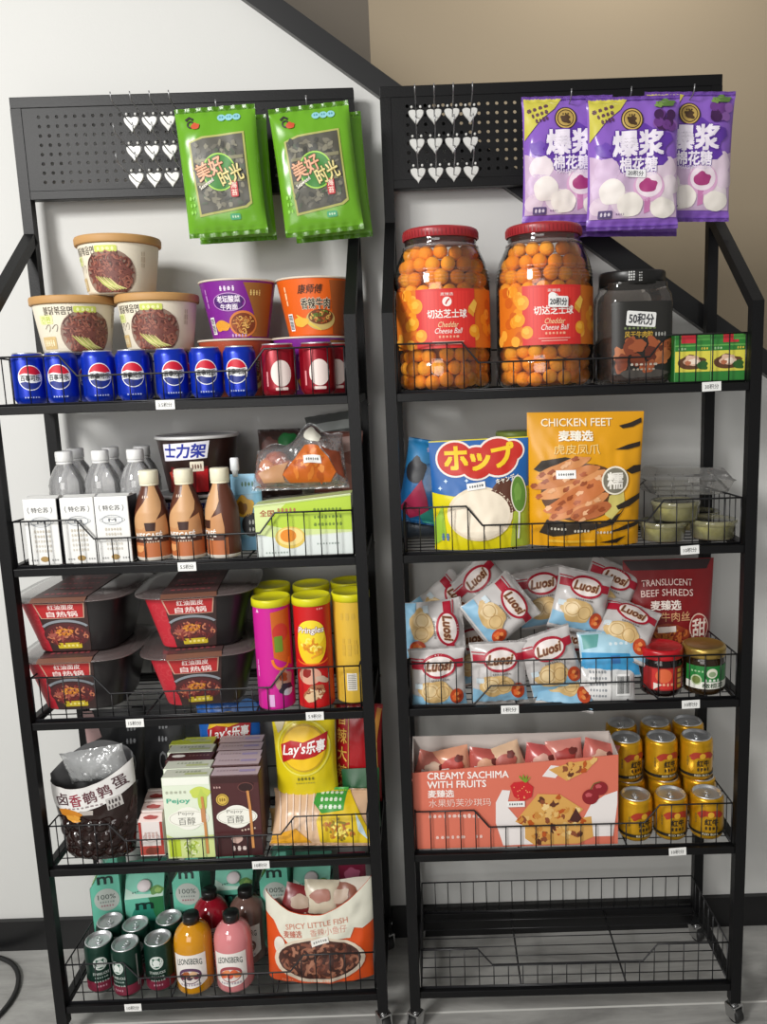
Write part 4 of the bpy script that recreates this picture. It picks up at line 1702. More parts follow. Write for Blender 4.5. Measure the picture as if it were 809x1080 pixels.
fn = bag_fn(.152, .245, .070, style='pillow', seed=51, wr=.0028, pinch=.07)
mb = MB()
bag_mesh(mb, fn, .152, .245, film('#ddc81c', .26), 34, 44)
p = Print(mb, fn, L=.007, base=.0008)
lays(mb, p, False)
p.ring(0, .166, .066, .064, .004, '#e7de5a', 1)
p.bars(.002, .095, .044, .009, '#6a6a1c', 2, 5)
p.bars(.0, .084, .048, .004, '#a29a2c', 2, 8)
p.poly([(-.074, .244), (-.035, .244), (-.05, .21), (-.062, .20)], '#c9be9a', 1)
solo(mb, 'crisps_bag', 'yellow crisps bag with red ribbon logo on a golden disc', 'crisps bag', on(0, 4, 324, .098, .056, rx=-.06, ry=-.015, hz=.1), 'bags of crisps')
fn = bag_fn(.16, .27, .030, style='pillow', seed=52, wr=.003, pinch=.06)
mb = MB()
bag_mesh(mb, fn, .16, .27, film('#2563b8', .28), 34, 44)
p = Print(mb, fn, L=.007, base=.0008, oy=.03)
lays(mb, p, True)
p.ell(.05, .228, .024, .022, '#4b86cf', 1)
solo(mb, 'crisps_bag', 'blue crisps bag showing its top behind the biscuit cartons', 'crisps bag', on(0, 4, 242, .248, rx=-.02, hz=.2), 'bags of crisps')
# red bag with gold characters down its edge
fn = bag_fn(.115, .250, .050, style='pillow', seed=53, wr=.003, pinch=.05)
mb = MB()
bag_mesh(mb, fn, .115, .250, film('#a3151d', .28), 26, 44)
p = Print(mb, fn, L=.008, base=.0008)
for k, s in enumerate('香辣大辣条'):
    p.text(s, -.040, .222 - k * .045, .024, .036, '#d9a84a', 2, bold=.02)
p.strip([(-.056, .246), (-.056, .1), (-.054, .006)], .004, '#c79a4c', 2)
p.strip([(-.024, .246), (-.024, .1), (-.024, .006)], .002, '#c79a4c', 2)
p.strip([(.05, .24), (.040, .16), (.046, .06)], .012, '#c98a3c', 2)
p.bars(.044, .12, .014, .10, '#e0b45a', 3, 1)
solo(mb, 'snack_bag', 'red bag with gold characters down its edge beside the yellow crisps bag', 'snack bag', on(0, 4, 376, .145, .050, rx=.0, ry=.05, hz=.1), 'red and green snack bags')
# green bag low at the post
fn = bag_fn(.09, .15, .07, style='pouch', seed=54, wr=.003)
mb = MB()
bag_mesh(mb, fn, .09, .15, film('#17502a', .3), 20, 26)
p = Print(mb, fn, L=.01)
p.blob(.0, .09, .02, .015, '#2c7434', 1, 2)
p.blob(.01, .05, .03, .02, '#164f22', 1, 5)
solo(mb, 'snack_bag', 'dark green snack bag low beside the rack post', 'snack bag', on(0, 4, 382, .115, .0, hz=.05), 'red and green snack bags')
# corn snack bag lying in front
fn = bag_fn(.235, .125, .055, style='pillow', seed=55, wr=.004, pinch=.05)
mb = MB()
bag_mesh(mb, fn, .235, .125, film('#d9b592', .28), 44, 26)
p = Print(mb, fn, L=.007, base=.0008)
p.poly([(.0, .006), (.116, .006), (.116, .03), (.062, .122), (.02, .122), (-.01, .05)], '#e3c21e', 1)
p.poly([(-.116, .02), (-.06, .034), (-.02, .006), (-.116, .004)], '#e0a01c', 1)
for k in range(6):
    p.strip([(-.106 + k * .017, .120), (-.100 + k * .016, .07), (-.098 + k * .016, .03)], .003, '#e8d2c0', 1)
p.poly([(-.012, .126), (.058, .128), (.054, .074), (.002, .066), (-.02, .09)], '#3f9a3c', 2)
for k in range(3):
    p.bars(.022, .115 - k * .017, .056, .011, '#e3efdc', 3, 5, seed=k)
p.noodles(.045, .034, .045, .026, ['#c08a1c', '#8a7a1c', '#f2df6a', '#b86a1c'], 36, .005, 2, seed=4)
p.poly([(.082, .07), (.10, .04), (.112, .012), (.09, .03)], '#c9dfe8', 2)
solo(mb, 'snack_bag', 'peach and yellow corn snack bag with green label lying in front of the crisps', 'snack bag', on(0, 4, 337, .022, .012, rx=-.62, rz=-.03, ry=.03, hz=.05), 'front snack bags')
fn = bag_fn(.17, .060, .050, style='pillow', seed=56, wr=.003, pinch=.05)
mb = MB()
bag_mesh(mb, fn, .17, .060, film('#cfa86a', .3), 30, 16)
solo(mb, 'snack_bag', 'low tan snack bag under the yellow crisps bag, mostly hidden', 'snack bag', on(0, 4, 322, .110, .0, hz=.03))

# ------------------------------------------------------------------ bottom left shelf
STB = [(.024, 0), (.0275, .0015), (.0300, .006), (.0332, .012), (.0332, .110), (.0320, .116), (.0305, .1195), (.0300, .1210)]


def stb_print(mb, fn):
    p = Print(mb, fn, L=.006)
    p.rect(0, .023, 2 * PI * .0333, .026, '#6e1830', 1)
    p.ell(0, .082, .0155, .0165, '#c9d2cc', 2)
    p.ell(0, .082, .0125, .0135, '#2f5d4a', 3)
    p.blob(0, .081, .0075, .010, '#d6ddd8', 4, 3)
    for s in (-1, 1):
        p.strip([(s * .006, .072), (s * .011, .078), (s * .0095, .090)], .0028, '#d6ddd8', 4)
    p.poly([(-.005, .092), (.005, .092), (.0065, .098), (.002, .095), (0, .099), (-.002, .095), (-.0065, .098)], '#d6ddd8', 4)
    p.text('STARBUCKS', 0, .056, .036, .0065, '#b9c4bd', 2, bold=.02)
    p.bars(0, .046, .030, .005, '#9fb0a8', 2, 6)
    p.bars(0, .036, .034, .005, '#9fb0a8', 2, 6)
    p.bars(0, .024, .024, .006, '#b98a98', 2, 4)
    p.rect(.047, .066, .004, .08, '#8a8a86', 1)


proto = None
stm = mat('#12352a', .3, .3, vary=.05)
for n, (x, v, lab) in enumerate(((104, .054, 'at the front corner'), (132, .037, 'middle of the front row'), (166.5, .050, 'beside the orange juice bottle'),
                                 (116, .120, 'rear row, by the side wires'), (143, .104, 'rear row, middle'), (178, .122, 'rear row, behind the orange juice'))):
    M = on(0, 5, x, v, rz=[.35, -.35, .1, .5, .3, -.5][n], hz=.12)
    lab = 'dark green coffee can with maroon base, ' + lab
    if proto is None:
        proto = can_proto('coffee_can', STB, stm, lab, 'drink can', M, stb_print, 'green coffee cans')
    else:
        dup(proto, M, lab)

JB = [(.036, 0), (.0410, .002), (.0440, .008), (.0440, .116), (.0425, .129), (.0370, .143), (.0275, .154), (.0190, .160), (.0165, .163), (.0160, .168)]


def juice(lab, M, liquid, fruit, ring):
    t = thing('juice_bottle', lab, 'juice bottle', M, 'glass-clear juice bottles')
    mb = MB()
    mb.lathe(JB, liquid, 44, cap1=False)
    mb.build('bottle', t)
    mb = MB()
    q = [(.0446, .010), (.0446, .112)]
    f0 = lathe_fn(q, None, 0)
    fl = lambda x, y, hh: f0(x, .020 + (y - .025) * 1.2, hh)
    p = Print(mb, fl, L=.006, base=.0)
    p.poly([(-.040, .095), (-.02, .0965), (.02, .0965), (.040, .095), (.040, .036), (.022, .028), (0, .025), (-.022, .028), (-.040, .036)], '#e6e0da', 1)
    p.text('LEONSBERG', 0, .078, .060, .0125, '#2e3f38', 2, bold=.015, arch=.006)
    p.ell(0, .052, .027, .017, ring, 2)
    p.ell(0, .050, .023, .013, '#d9cfca', 3)
    for k in range(5):
        p.blob(-.016 + k * .008, .050 + (k % 2) * .006, .008, .0065, fruit[k % len(fruit)], 4 + k % 2, k)
    p.bars(0, .033, .05, .006, '#a79aa6', 3, 8)
    mb.build('label', t)
    mb = MB()
    mb.lathe([(.0172, .162), (.0190, .1635), (.0190, .180), (.0175, .1825), (.0, .1825)], mat('#141414', .35), 30, cap1=False)
    mb.lathe([(.0165, .157), (.0180, .158), (.0180, .161), (.0165, .1615)], mat('#141414', .35), 30)
    mb.build('cap', t)


def liq(c):
    m = mat(c, .08, 0, .6)
    return m


juice('orange juice bottle with black cap and fruit label', on(0, 5, 204, .050, hz=.1), liq('#c98a14'), ['#6a3040', '#a0582c', '#3f2a38', '#d9b08a'], '#5b3a58')
juice('pink juice bottle with black cap and fruit label', on(0, 5, 246, .050, hz=.1), liq('#d07f82'), ['#d9663c', '#e08a5a', '#c9503c'], '#a04a50')
juice('dark red juice bottle behind the orange and pink ones', on(0, 5, 223, .139, .0, hz=.1), liq('#8a1424'), ['#a83040', '#6a1c28'], '#7a2030')
juice('brownish juice bottle behind the pink one', on(0, 5, 261, .140, .0, hz=.1), liq('#6a5048'), ['#8a6a5a', '#5a4038'], '#6a4a40')


# coconut water cartons with slanted tops
def coconut(lab, M, face):
    w, d, h = .094, .070, .262
    t = thing('coconut_carton', lab, 'drink carton', M, 'teal coconut water cartons')
    mb = MB()
    teal = mat('#6cc4aa', .38)
    hs = .185                                                        # the front starts to slope here
    v = [(-w / 2, 0, 0), (w / 2, 0, 0), (w / 2, d, 0), (-w / 2, d, 0), (-w / 2, 0, hs), (w / 2, 0, hs), (w / 2, d, h), (-w / 2, d, h), (-w / 2, d * .72, h), (w / 2, d * .72, h)]
    mb.add(v, [[3, 2, 1, 0], [0, 1, 5, 4], [4, 5, 9, 8], [8, 9, 6, 7], [2, 3, 7, 6], [1, 2, 6, 9, 5], [0, 4, 8, 7, 3]], teal)
    dark = '#2c8a74'
    p = Print(mb, front_fn(0), L=.05)
    p.ell(0, .10, .036, .07, dark, 1)
    p.text('m', 0, .158, .042, .022, '#15302a', 3, bold=.03)
    p.poly([(.010, .185), (.046, .185), (.046, .06), (.030, .09)], '#2f7a4a', 2)
    sl = Vector((0, d * .72, h - hs))
    L_ = sl.length
    u = sl.normalized()
    p = Print(mb, plane_fn((0, 0, hs), (1, 0, 0), u, (0, -u.z, u.y)), L=.05)
    p.poly([(-.046, .0), (-.046, .03), (-.02, .012), (.02, .008), (.046, .02), (.046, 0)], '#b9d8c8', 1)
    p.blob(.030, .018, .016, .013, '#4f8a2c', 2, 3)
    p.blob(.033, .018, .008, .007, '#86b04a', 3, 4)
    p.bars(-.016, .018, .03, .005, '#2a5a4c', 2, 5, rot=.2)
    for s, fl in ((1, 1), (-1, -1)):
        p = Print(mb, plane_fn((s * w / 2, d / 2, 0), (0, s, 0), (0, 0, 1), (s, 0, 0)), L=.05)
        p.text('m', .002, .205, .036, .020, '#15302a', 2, bold=.03)
        p.ell(.002, .152, .030, .030, '#bcc4bd', 1)
        p.text('100%', .002, .160, .042, .013, '#51605a', 2, bold=.01)
        p.bars(.002, .146, .036, .006, '#7a8a84', 2, 6)
        p.bars(.002, .136, .032, .006, '#a05a6a', 2, 5)
        p.ell(.0, .06, .03, .05, dark, 1)
    mb.build('carton', t)
    mb = MB()
    Mc = Matrix.Translation(Vector((0, 0, hs)) + u * (L_ * .36)) @ Vector((0, -u.z, u.y)).to_track_quat('Z', 'Y').to_matrix().to_4x4()
    mb.lathe([(.0165, 0), (.0175, .001), (.0165, .010), (.0150, .0115), (.0, .0115)], mat('#e2d9da', .4), 28, cap1=False, M=Mc)
    mb.build('cap', t)


for (x, v, rz, lab) in ((114, .205, -1.40, 'at the rack end, its side showing'), (153, .200, .12, 'with sloping capped top, behind the coffee cans'),
                        (201, .215, -1.57, 'behind the orange juice bottle, its side showing'), (247, .218, .05, 'with sloping top, behind the pink juice'),
                        (291, .205, -1.55, 'behind the edge of the orange and white bag'), (329, .205, -.02, 'with white cap, behind the open orange and white bag')):
    M = on(0, 5, x, v, hz=.2) @ Matrix.Rotation(rz, 4, 'Z') @ Matrix.Translation((0, -.035, 0)) @ Matrix.Diagonal((1, 1, .80 if abs(rz) < 1 else 1, 1))
    coconut('teal coconut water carton ' + lab, M, 0)

# spicy fish pouch, open at the top
w, h = .262, .250


def yf(x, side):
    a = x / (w / 2)
    return (.168 + .062 * abs(a) ** 2 + .016 * a) if side < 0 else (.205 + .030 * a)


fn = bag_fn(w, h, .090, style='open', seed=61, wr=.004, pinch=.02, lean=.25)
mb = MB()
bag_mesh(mb, fn, w, h, film('#d8521f', .35), 52, 48, mback=film('#d9d6c8', .4), ytop=yf)
p = Print(mb, fn, L=.006, base=.0008)
top = [(-w / 2 + w * k / 18, yf(-w / 2 + w * k / 18, -1) - .0005) for k in range(19)]
low = [(.131, .140), (.105, .128), (.085, .132), (.075, .108), (.03, .112), (-.03, .108), (-.07, .095), (-.092, .118), (-.110, .150), (-.131, .166)]
p.poly(top + low, '#dedccb', 1)
p.text('SPICY LITTLE FISH', -.004, .146, .150, .013, '#c9836c', 3, rot=.10, bold=.01)
p.text('麦臻选', -.062, .122, .044, .016, '#c0705c', 3, rot=.06, bold=.03)
p.text('香辣小鱼仔', .024, .130, .088, .017, '#cf9484', 3, rot=.10)
p.ell(0, .060, .110, .056, '#d9c9b4', 2)
p.ell(-.096, .092, .014, .022, '#e3ddd0', 2)
p.ell(0, .062, .100, .048, '#4a2a22', 3)
p.noodles(0, .062, .098, .047, ['#7a4634', '#8f5a44', '#5c3226', '#a06c54', '#3f231c'], 120, .0062, 4, seed=6, length=1.2)
p.rect(.004, .108, .042, .014, '#e6e4dc', 9, rot=.24)
p.bars(.004, .108, .034, .006, '#7a7a76', 10, 6, rot=.24)
for k in range(3):
    p.bars(.02 - k * .05, .008, .03, .005, '#f0a080', 2, 5)
t = solo(mb, 'fish_snack_bag', 'open orange and white bag of spicy little fish', 'snack bag', on(0, 5, 338, .062, rz=-.03, rx=-.05, hz=.1))
for k, (px_, pz, c, l) in enumerate(((-.06, .140, '#7a2a2c', 'dark red sachet inside the open fish bag'), (.0, .150, '#c9bfa8', 'cream sachet inside the open fish bag'), (.055, .146, '#8d5a4a', 'brown sachet inside the open fish bag'))):
    f2 = bag_fn(.085, .075, .022, seed=70 + k, wr=.004)
    mb = MB()
    bag_mesh(mb, f2, .085, .075, film(c, .3), 16, 14)
    q = Print(mb, f2, L=.01)
    q.blob(0, .04, .025, .016, '#b09a86' if k != 1 else '#a06a5a', 1, k)
    solo(mb, 'snack_sachet', l, 'snack bag', on(0, 5, 338, .062, rz=-.03, hz=.1) @ Matrix.Translation((px_, .008 + .004 * k, pz)) @ Matrix.Rotation(.3 - .25 * k, 4, 'Y') @ Matrix.Rotation(-.5, 4, 'X'), 'sachets inside the open fish bag')
f2 = bag_fn(.07, .225, .04, style='pouch', seed=77, wr=.003)
mb = MB()
bag_mesh(mb, f2, .07, .225, film('#7a1f3a', .3), 14, 18)
q = Print(mb, f2, L=.01)
q.blob(0, .17, .02, .016, '#b05a78', 1, 4)
solo(mb, 'snack_bag', 'wine red pouch behind the open fish bag, by the post', 'snack bag', on(0, 5, 371, .205, hz=.2))


# ------------------------------------------------------------------ top right shelf: cheese ball jars, dark jar, green boxes
JAR = [(.088, 0), (.098, .004), (.1035, .015), (.1035, .055), (.1010, .062), (.1035, .069), (.1035, .215), (.1020, .235), (.0960, .262), (.0840, .288), (.0775, .298), (.0760, .302), (.0765, .306), (.0760, .312), (.0760, .326)]
puff = mat('#f0980f', .75, vary=.12, scale=90, bump=.25, bscale=220)
puff2 = mat('#f5ab24', .75, vary=.12, scale=90, bump=.25, bscale=220)


def ball_mesh(m):
    mb = MB()
    mb.ball((0, 0, 0), .0162, m, 16, .97)
    return mb.mesh('cheese_ball')


BALLS = [ball_mesh(puff), ball_mesh(puff2)]


def cheese_jar(label, M, tagged, seed, side, marks):
    t = thing('snack_jar', label, 'jar', M, 'big clear jars of cheese balls')
    mb = MB()
    mb.lathe(JAR, clear('#fff4e6', 1.4, .07, .4, .02), 56, cap1=False)
    for z in (.225, .232, .239, .246):
        r = prof_r(JAR, z)
        mb.lathe([(r + .0002, z - .002), (r + .0016, z), (r + .0002, z + .002)], clear('#fff4e6', 1.6, .07, .4, .03), 56, cap0=False, cap1=False)
    mb.build('jar', t)
    mb = MB()
    mb.lathe([(.0785, .313), (.0800, .314), (.0805, .328), (.0795, .332), (.0760, .334), (.0, .334)], mat('#9e2a30', .35), 56, cap0=False, cap1=False)
    mb.lathe([(.0775, .292), (.0812, .294), (.0812, .299), (.0780, .301)], clear('#e8d8d4', 1.6, .07, .4, .15), 56, cap0=False, cap1=False)
    for k in range(60):
        a = 2 * PI * k / 60
        mb.box(-.0006, .0006, -.0009, .0004, .315, .328, mat('#8c2228', .35), M=Matrix.Rotation(a, 4, 'Z') @ Matrix.Translation((0, -.0805, 0)))
    mb.build('lid', t)
    mb = MB()
    q = [(.1042, .086), (.1042, .205)]
    n = 40
    a0, a1 = -1.25, 1.30
    fnl = lathe_fn(q, None, 0)
    R = .1042
    p = Print(mb, fnl, L=.012, base=0, step=.0003)
    p.poly([(a0 * R, .086), (a1 * R, .086), (a1 * R, .205), (a0 * R, .205)], '#d8731c', 0)
    rd = random.Random(2)
    for k in range(26):
        p.blob(rd.choice([rd.uniform(-.125, -.065), rd.uniform(.066, .13)]), rd.uniform(.094, .196), .011, .011, rd.choice(['#e8901e', '#c9601a', '#f0a83a']), 1, k, .05)
    p.rect(.004, .1455, .128, .119, '#cf2a26', 2)
    p.rect(.004, .150, .100, .10, '#d8332c', 2)
    for (x, y, r) in ((-.060, .172, .015), (-.068, .138, .014), (-.050, .112, .013), (.066, .120, .013)):
        p.ell(x, y, r, r, '#e8981e', 3)
        p.blob(x - .002, y + .003, r * .6, r * .5, '#f2b23a', 4, int(r * 1e4))
    p.poly([(.052, .168), (.066, .184), (.074, .176), (.066, .156)], '#e8b84a', 4)
    p.poly([(.052, .168), (.066, .156), (.064, .148), (.050, .158)], '#d8962e', 4)
    p.text('麦臻选', .006, .194, .026, .006, '#f2e4dc', 4)
    p.ell(.006, .179, .0095, .0095, '#f2e9e2', 4)
    p.strip([(.003, .174), (.006, .180), (.011, .185)], .003, '#c8302a', 5)
    p.text('切达芝士球', .006, .155, .082, .017, '#f4ece4', 5, bold=.03)
    p.text('Cheddar', .008, .1335, .042, .011, '#f0d4a0', 5, shear=.25)
    p.text('Cheese Ball', .008, .1210, .056, .011, '#f4ece4', 5, shear=.25)
    p.bars(.008, .109, .044, .006, '#f0b090', 5, 6)
    p.strip([(-.026, .099), (.040, .099)], .0012, '#efc0b0', 5)
    p.strip([(-.020, .094), (.034, .094)], .0012, '#efc0b0', 5)
    mb.build('label', t)
    if tagged:
        mb = MB()
        p = Print(mb, lathe_fn([(.1052, 0), (.1052, .4)]), L=.01, base=.001, step=.0004)
        p.rect(.014, .171, .040, .022, '#ecebe8', 8, rot=-.04, r=.003)
        p.ell(.002, .182, .008, .008, '#ecebe8', 8)
        p.text('20积分', .014, .171, .034, .014, '#33343a', 10, bold=.03, rot=-.04)
        mb.build('price_sticker', t)
    # the cheese balls, each its own thing, packed against the inside of the jar
    rd = random.Random(seed)
    sp = .0305
    row = 0
    z = .020
    made = 0
    while z < .292:
        r = prof_r(JAR, min(z + .006, .30)) - .0185
        if .075 < z < .21 and row % 1 == 0:
            arc = 2.0                                             # behind the label only the flanks are seen
        na = int(2 * PI * r / sp)
        for k in range(na):
            th = (k + .5 * (row % 2)) * 2 * PI / na + rd.uniform(-.06, .06)
            hid = .095 < z < .190 and abs((th + PI) % (2 * PI) - PI) < .95
            back = abs((th + PI) % (2 * PI) - PI) > 1.85
            if hid or back:
                continue
            rr = r - rd.uniform(0, .004)
            o = bpy.data.objects.new('cheese_ball', BALLS[rd.random() < .5])
            COL.objects.link(o)
            o.matrix_world = M @ Matrix.Translation((rr * math.sin(th), -rr * math.cos(th), z + rd.uniform(-.003, .003))) @ Matrix.Rotation(rd.uniform(0, 6), 4, (rd.random(), rd.random(), 1)) @ Matrix.Diagonal((1, 1, 1, 1)).to_4x4() @ Matrix.Scale(rd.uniform(.92, 1.06), 4)
            tag(o, 'round orange cheese ball packed inside the clear jar %s' % side, 'cheese ball', 'cheese balls in the jar ' + side)
        z += .0262
        row += 1
    # the heap below them (what fills the middle), uncountable from outside
    mb = MB()
    core = [(max(.01, prof_r(JAR, z) - .040), z) for z in [.006 + .0125 * k for k in range(22)]]
    mb.lathe(core, mat('#b8620c', .8, vary=.3, scale=60), 28)
    o = mb.build('cheese_ball_filling')
    o.matrix_world = M
    tag(o, 'orange filling of cheese balls deep inside the clear jar %s' % side, 'cheese balls', kind='stuff')


cheese_jar('big clear jar of cheese balls with red lid, at the rack post', on(1, 1, 467, .115, rz=.02, hz=.15), False, 5, 'at the rack post', 0)
cheese_jar('big clear jar of cheese balls with red lid and a points sticker', on(1, 1, 574, .113, rz=.0, hz=.15), True, 9, 'with the points sticker', 1)

# dark square jar of dried meat
SQ = [(.066, 0), (.0705, .003), (.0725, .010), (.0725, .166), (.0700, .184), (.0640, .194), (.0630, .198), (.0630, .208)]
t = thing('square_jar', 'squarish clear jar with black lid and dark label, half full of dried meat', 'jar', on(1, 1, 666, .098, rz=.10, hz=.1))
mb = MB()
mb.lathe(SQ, clear('#c8c0b8', 1.5, .08, .6, .04), 64, ex=5, cap1=False)
mb.build('jar', t)
mb = MB()
mb.lathe([(.0665, .203), (.0690, .204), (.0695, .228), (.0680, .232), (.0, .2325)], mat('#161514', .35), 56, cap0=False, cap1=False)
p = Print(mb, lathe_fn([(.0692, .2), (.0695, .232)]), L=.01)
for k in range(4):
    p.bars(-.024, .212 + k * .005, .014, .004, '#cfcfcc', 1, 3, seed=k)
    p.bars(-.006, .210 + k * .005, .008, .003, '#bfbfbc', 1, 2, seed=k)
mb.build('lid', t)


def sqf(x, y, h, ex=5):
    r = prof_r(SQ, y)
    a = min(max(x / r, -.985), .985)
    return Vector((x, -(r * (1 - abs(a) ** ex) ** (1 / ex) + h), y))


mb = MB()
p = Print(mb, sqf, L=.009, base=.0010)
p.rect(0, .094, .128, .148, '#23221f', 0, r=.004)
p.blob(0, .022, .050, .010, '#4a4540', 1, 3)
p.text('50积分', -.006, .132, .052, .022, '#33343a', 12, bold=.03, rot=-.08)
p.rect(-.006, .132, .062, .030, '#e6e6e3', 8, rot=-.08, r=.003)
p.bars(-.008, .114, .07, .006, '#7c8a5a', 2, 8)
p.text('风干牛肉粒', -.010, .101, .060, .013, '#c9a23c', 2, bold=.02)
p.bars(.036, .101, .026, .010, '#a9a9a2', 2, 4)
rd = random.Random(8)
for k in range(15):
    p.blob(-.052 + rd.uniform(0, .112), .034 + rd.uniform(0, .05), .017, .013, rd.choice(['#7c3a22', '#9c5230', '#5c2a1c', '#b0683c']), 3 + k % 4, k, .25, rd.uniform(0, 3))
p.bars(.0, .040, .060, .006, '#d0c4b4', 8, 6)
p.bars(.0, .030, .050, .005, '#b0a494', 8, 6)
mb.build('label', t)
mb = MB()
mb.lathe([(.060, .005), (.0665, .012), (.0665, .085), (.058, .097), (.03, .104), (.0, .105)], mat('#4a2b20', .7, vary=.4, scale=50, bump=.6, bscale=60), 40, ex=4)
mb.build('dried_meat', t)

# two green and yellow boxes
for n, x in enumerate((730.5, 768.5)):
    w, d, h = .0745, .05, .098
    t = thing('food_box', 'green and yellow food box with red patch, %s' % ('beside the dark square jar' if n == 0 else 'at the end wires'), 'box', on(1, 1, x, .018, rz=-.01), 'green and yellow boxes')
    mb = MB()
    carton_box(mb, w, d, h, mat('#2f7d34', .4), mat('#256a2c', .4))
    p = Print(mb, front_fn(0), L=.03)
    p.rect(0, .042, w * .97, .042, '#d9cf4c', 1)
    p.rect(-.008 + .012 * n, .088, .032, .018, '#c02a34', 1)
    p.rect(.022, .090, .026, .012, '#4f9a44', 1)
    p.rect(0, .074, w * .97, .003, '#62a84e', 1)
    p.bars(-.022, .068, .018, .006, '#a9d09a', 2, 3)
    p.bars(.024, .068, .016, .006, '#d9c04a', 2, 3)
    p.blob(-.002, .040, .028, .015, '#5c3a22', 2, 4)
    p.blob(.020, .034, .012, .009, '#2c5a24', 3, 5)
    p.blob(-.002, .044, .018, .010, '#d8b49a', 3, 6)
    p.blob(.002, .042, .010, .006, '#f0dcc8', 4, 7)
    p.blob(-.010, .039, .006, .005, '#b06a4a', 4, 8)
    mb.build('carton', t)
    mb = MB()
    mb.add([(-w / 2 + .002, .001, h + .0004), (w / 2 - .002, .001, h + .0004), (w / 2 - .002, d - .002, h + .0006), (-w / 2 + .002, d - .002, h + .0006)], [[0, 1, 2, 3]], mat('#8aa88c', .4))
    mb.build('lid_flap', t)

# ------------------------------------------------------------------ second right shelf
# blue sweet bag leaning at the back left
fn = bag_fn(.125, .190, .060, style='pillow', seed=81, wr=.003)
mb = MB()
bag_mesh(mb, fn, .125, .190, film('#1a6aa8', .28), 28, 38)
p = Print(mb, fn, L=.008)
p.poly([(-.0620, .12), (.0620, .16), (.0620, .188), (-.0620, .188)], '#2b86c0', 1)
p.poly([(-.06, .03), (-.02, .10), (.0, .06), (.01, .03), (-.03, .01)], '#a8204a', 2)
p.blob(-.036, .118, .022, .030, '#1a1c24', 2, 4)
p.poly([(-.02, .17), (.01, .176), (.0, .15)], '#d8c83a', 3)
p.text('跳跳糖', .030, .118, .016, .050, '#e3ddec', 4, bold=.04, rot=.2, outline=('#a04a7a', .04))
p.bars(.0, .168, .04, .014, '#a8a4e0', 3, 4)
p.poly([(-.01, .02), (.04, .06), (.06, .03), (.05, .004), (0, .004)], '#2f9a8a', 2)
solo(mb, 'sweet_bag', 'blue sweet bag leaning behind the red-titled lollipop bag', 'sweet bag', on(1, 2, 444, .120, .040, ry=.20, rx=-.1, hz=.1), 'sweet bags')
# a second pack below holds it up
fn = bag_fn(.11, .055, .07, style='pillow', seed=82, wr=.002)
mb = MB()
bag_mesh(mb, fn, .11, .055, film('#2c3540', .4), 20, 12)
solo(mb, 'sweet_bag', 'low dark packet under the leaning blue sweet bag', 'sweet bag', on(1, 2, 446, .165, hz=.03))
# lollipop bag with red cloud title
w, h = .212, .235
fn = bag_fn(w, h, .075, style='pouch', seed=83, wr=.003, pinch=.03)
mb = MB()
bag_mesh(mb, fn, w, h, film('#e0d21c', .28), 46, 50)
p = Print(mb, fn, L=.007)
p.poly([(-w / 2, .126), (-.06, .118), (.03, .130), (w / 2, .13), (w / 2, h - .002), (-w / 2, h - .002)], '#1d5fa6', 1)
p.poly([(-w / 2, .06), (-.085, .10), (-.08, .03), (-w / 2, .01)], '#9cc43a', 1)
p.poly([(w / 2, .126), (.075, .12), (.06, .002), (w / 2, .002)], '#a8b83a', 1)
for (x, y) in ((-.075, .15), (-.055, .165), (-.03, .150), (-.088, .135), (.088, .205)):
    p.poly([(x, y + .005), (x + .0015, y + .0015), (x + .005, y), (x + .0015, y - .0015), (x, y - .005), (x - .0015, y - .0015), (x - .005, y), (x - .0015, y + .0015)], '#cfe2f2', 2)
p.ell(-.004, .078, .072, .058, '#e6d6bc', 2)                          # plain cream panel
p.ell(-.004, .078, .066, .052, '#efe2cc', 3)
p.blob(.052, .112, .030, .040, '#5a3322', 2, 3)
for (x, y, r) in ((-.052, .196, .038), (-.006, .186, .036), (.040, .196, .042), (.072, .208, .022)):
    p.ell(x, y, r + .004, r * .95 + .003, '#efe4dc', 4)
for (x, y, r) in ((-.052, .196, .038), (-.006, .186, .036), (.040, .196, .042), (.072, .208, .022)):
    p.ell(x, y, r, r * .92, '#c3281c', 6)
p.text('ホ', -.050, .198, .048, .046, '#f0c81e', 8, bold=.06)
p.text('ッ', .000, .187, .040, .034, '#f0c81e', 8, bold=.06, rot=-.15)
p.text('プ', .052, .200, .046, .046, '#f0c81e', 8, bold=.06, rot=.15)
p.text('キャンディ', .058, .150, .050, .012, '#ece6d8', 9, bold=.05, rot=.2)
p.ell(.082, .116, .018, .040, '#e8e2d0', 8, rot=.04)
p.ell(.082, .116, .0155, .037, '#5f8a34', 10, rot=.04)
p.blob(.080, .120, .008, .020, '#76a044', 11, 3)
p.strip([(.082, .078), (.080, .04), (.078, .02)], .004, '#f0eee4', 9)
p.rect(-.010, .138, .040, .015, '#f0efec', 10, rot=.10)
p.bars(-.010, .138, .032, .006, '#44464a', 11, 6, rot=.10)
p.bars(-.082, .03, .02, .02, '#5a7ab0', 3, 2)
solo(mb, 'sweet_bag', 'yellow and blue lollipop bag with red cloud title in Japanese', 'sweet bag', on(1, 2, 508, .046, rx=.02, ry=-.02, hz=.1), 'sweet bags')
# green lidded canister behind
t = thing('canister', 'canister with green lid behind the yellow chicken bag', 'canister', on(1, 2, 543, .205, hz=.2))
mb = MB()
mb.lathe([(.040, 0), (.042, .002), (.042, .226)], mat('#9a5a58', .4), 32)
mb.build('tin', t)
mb = MB()
mb.lathe([(.0425, .222), (.044, .223), (.044, .236), (.042, .238), (.0, .238)], mat('#8fa04a', .4), 32, cap0=False)
mb.build('lid', t)
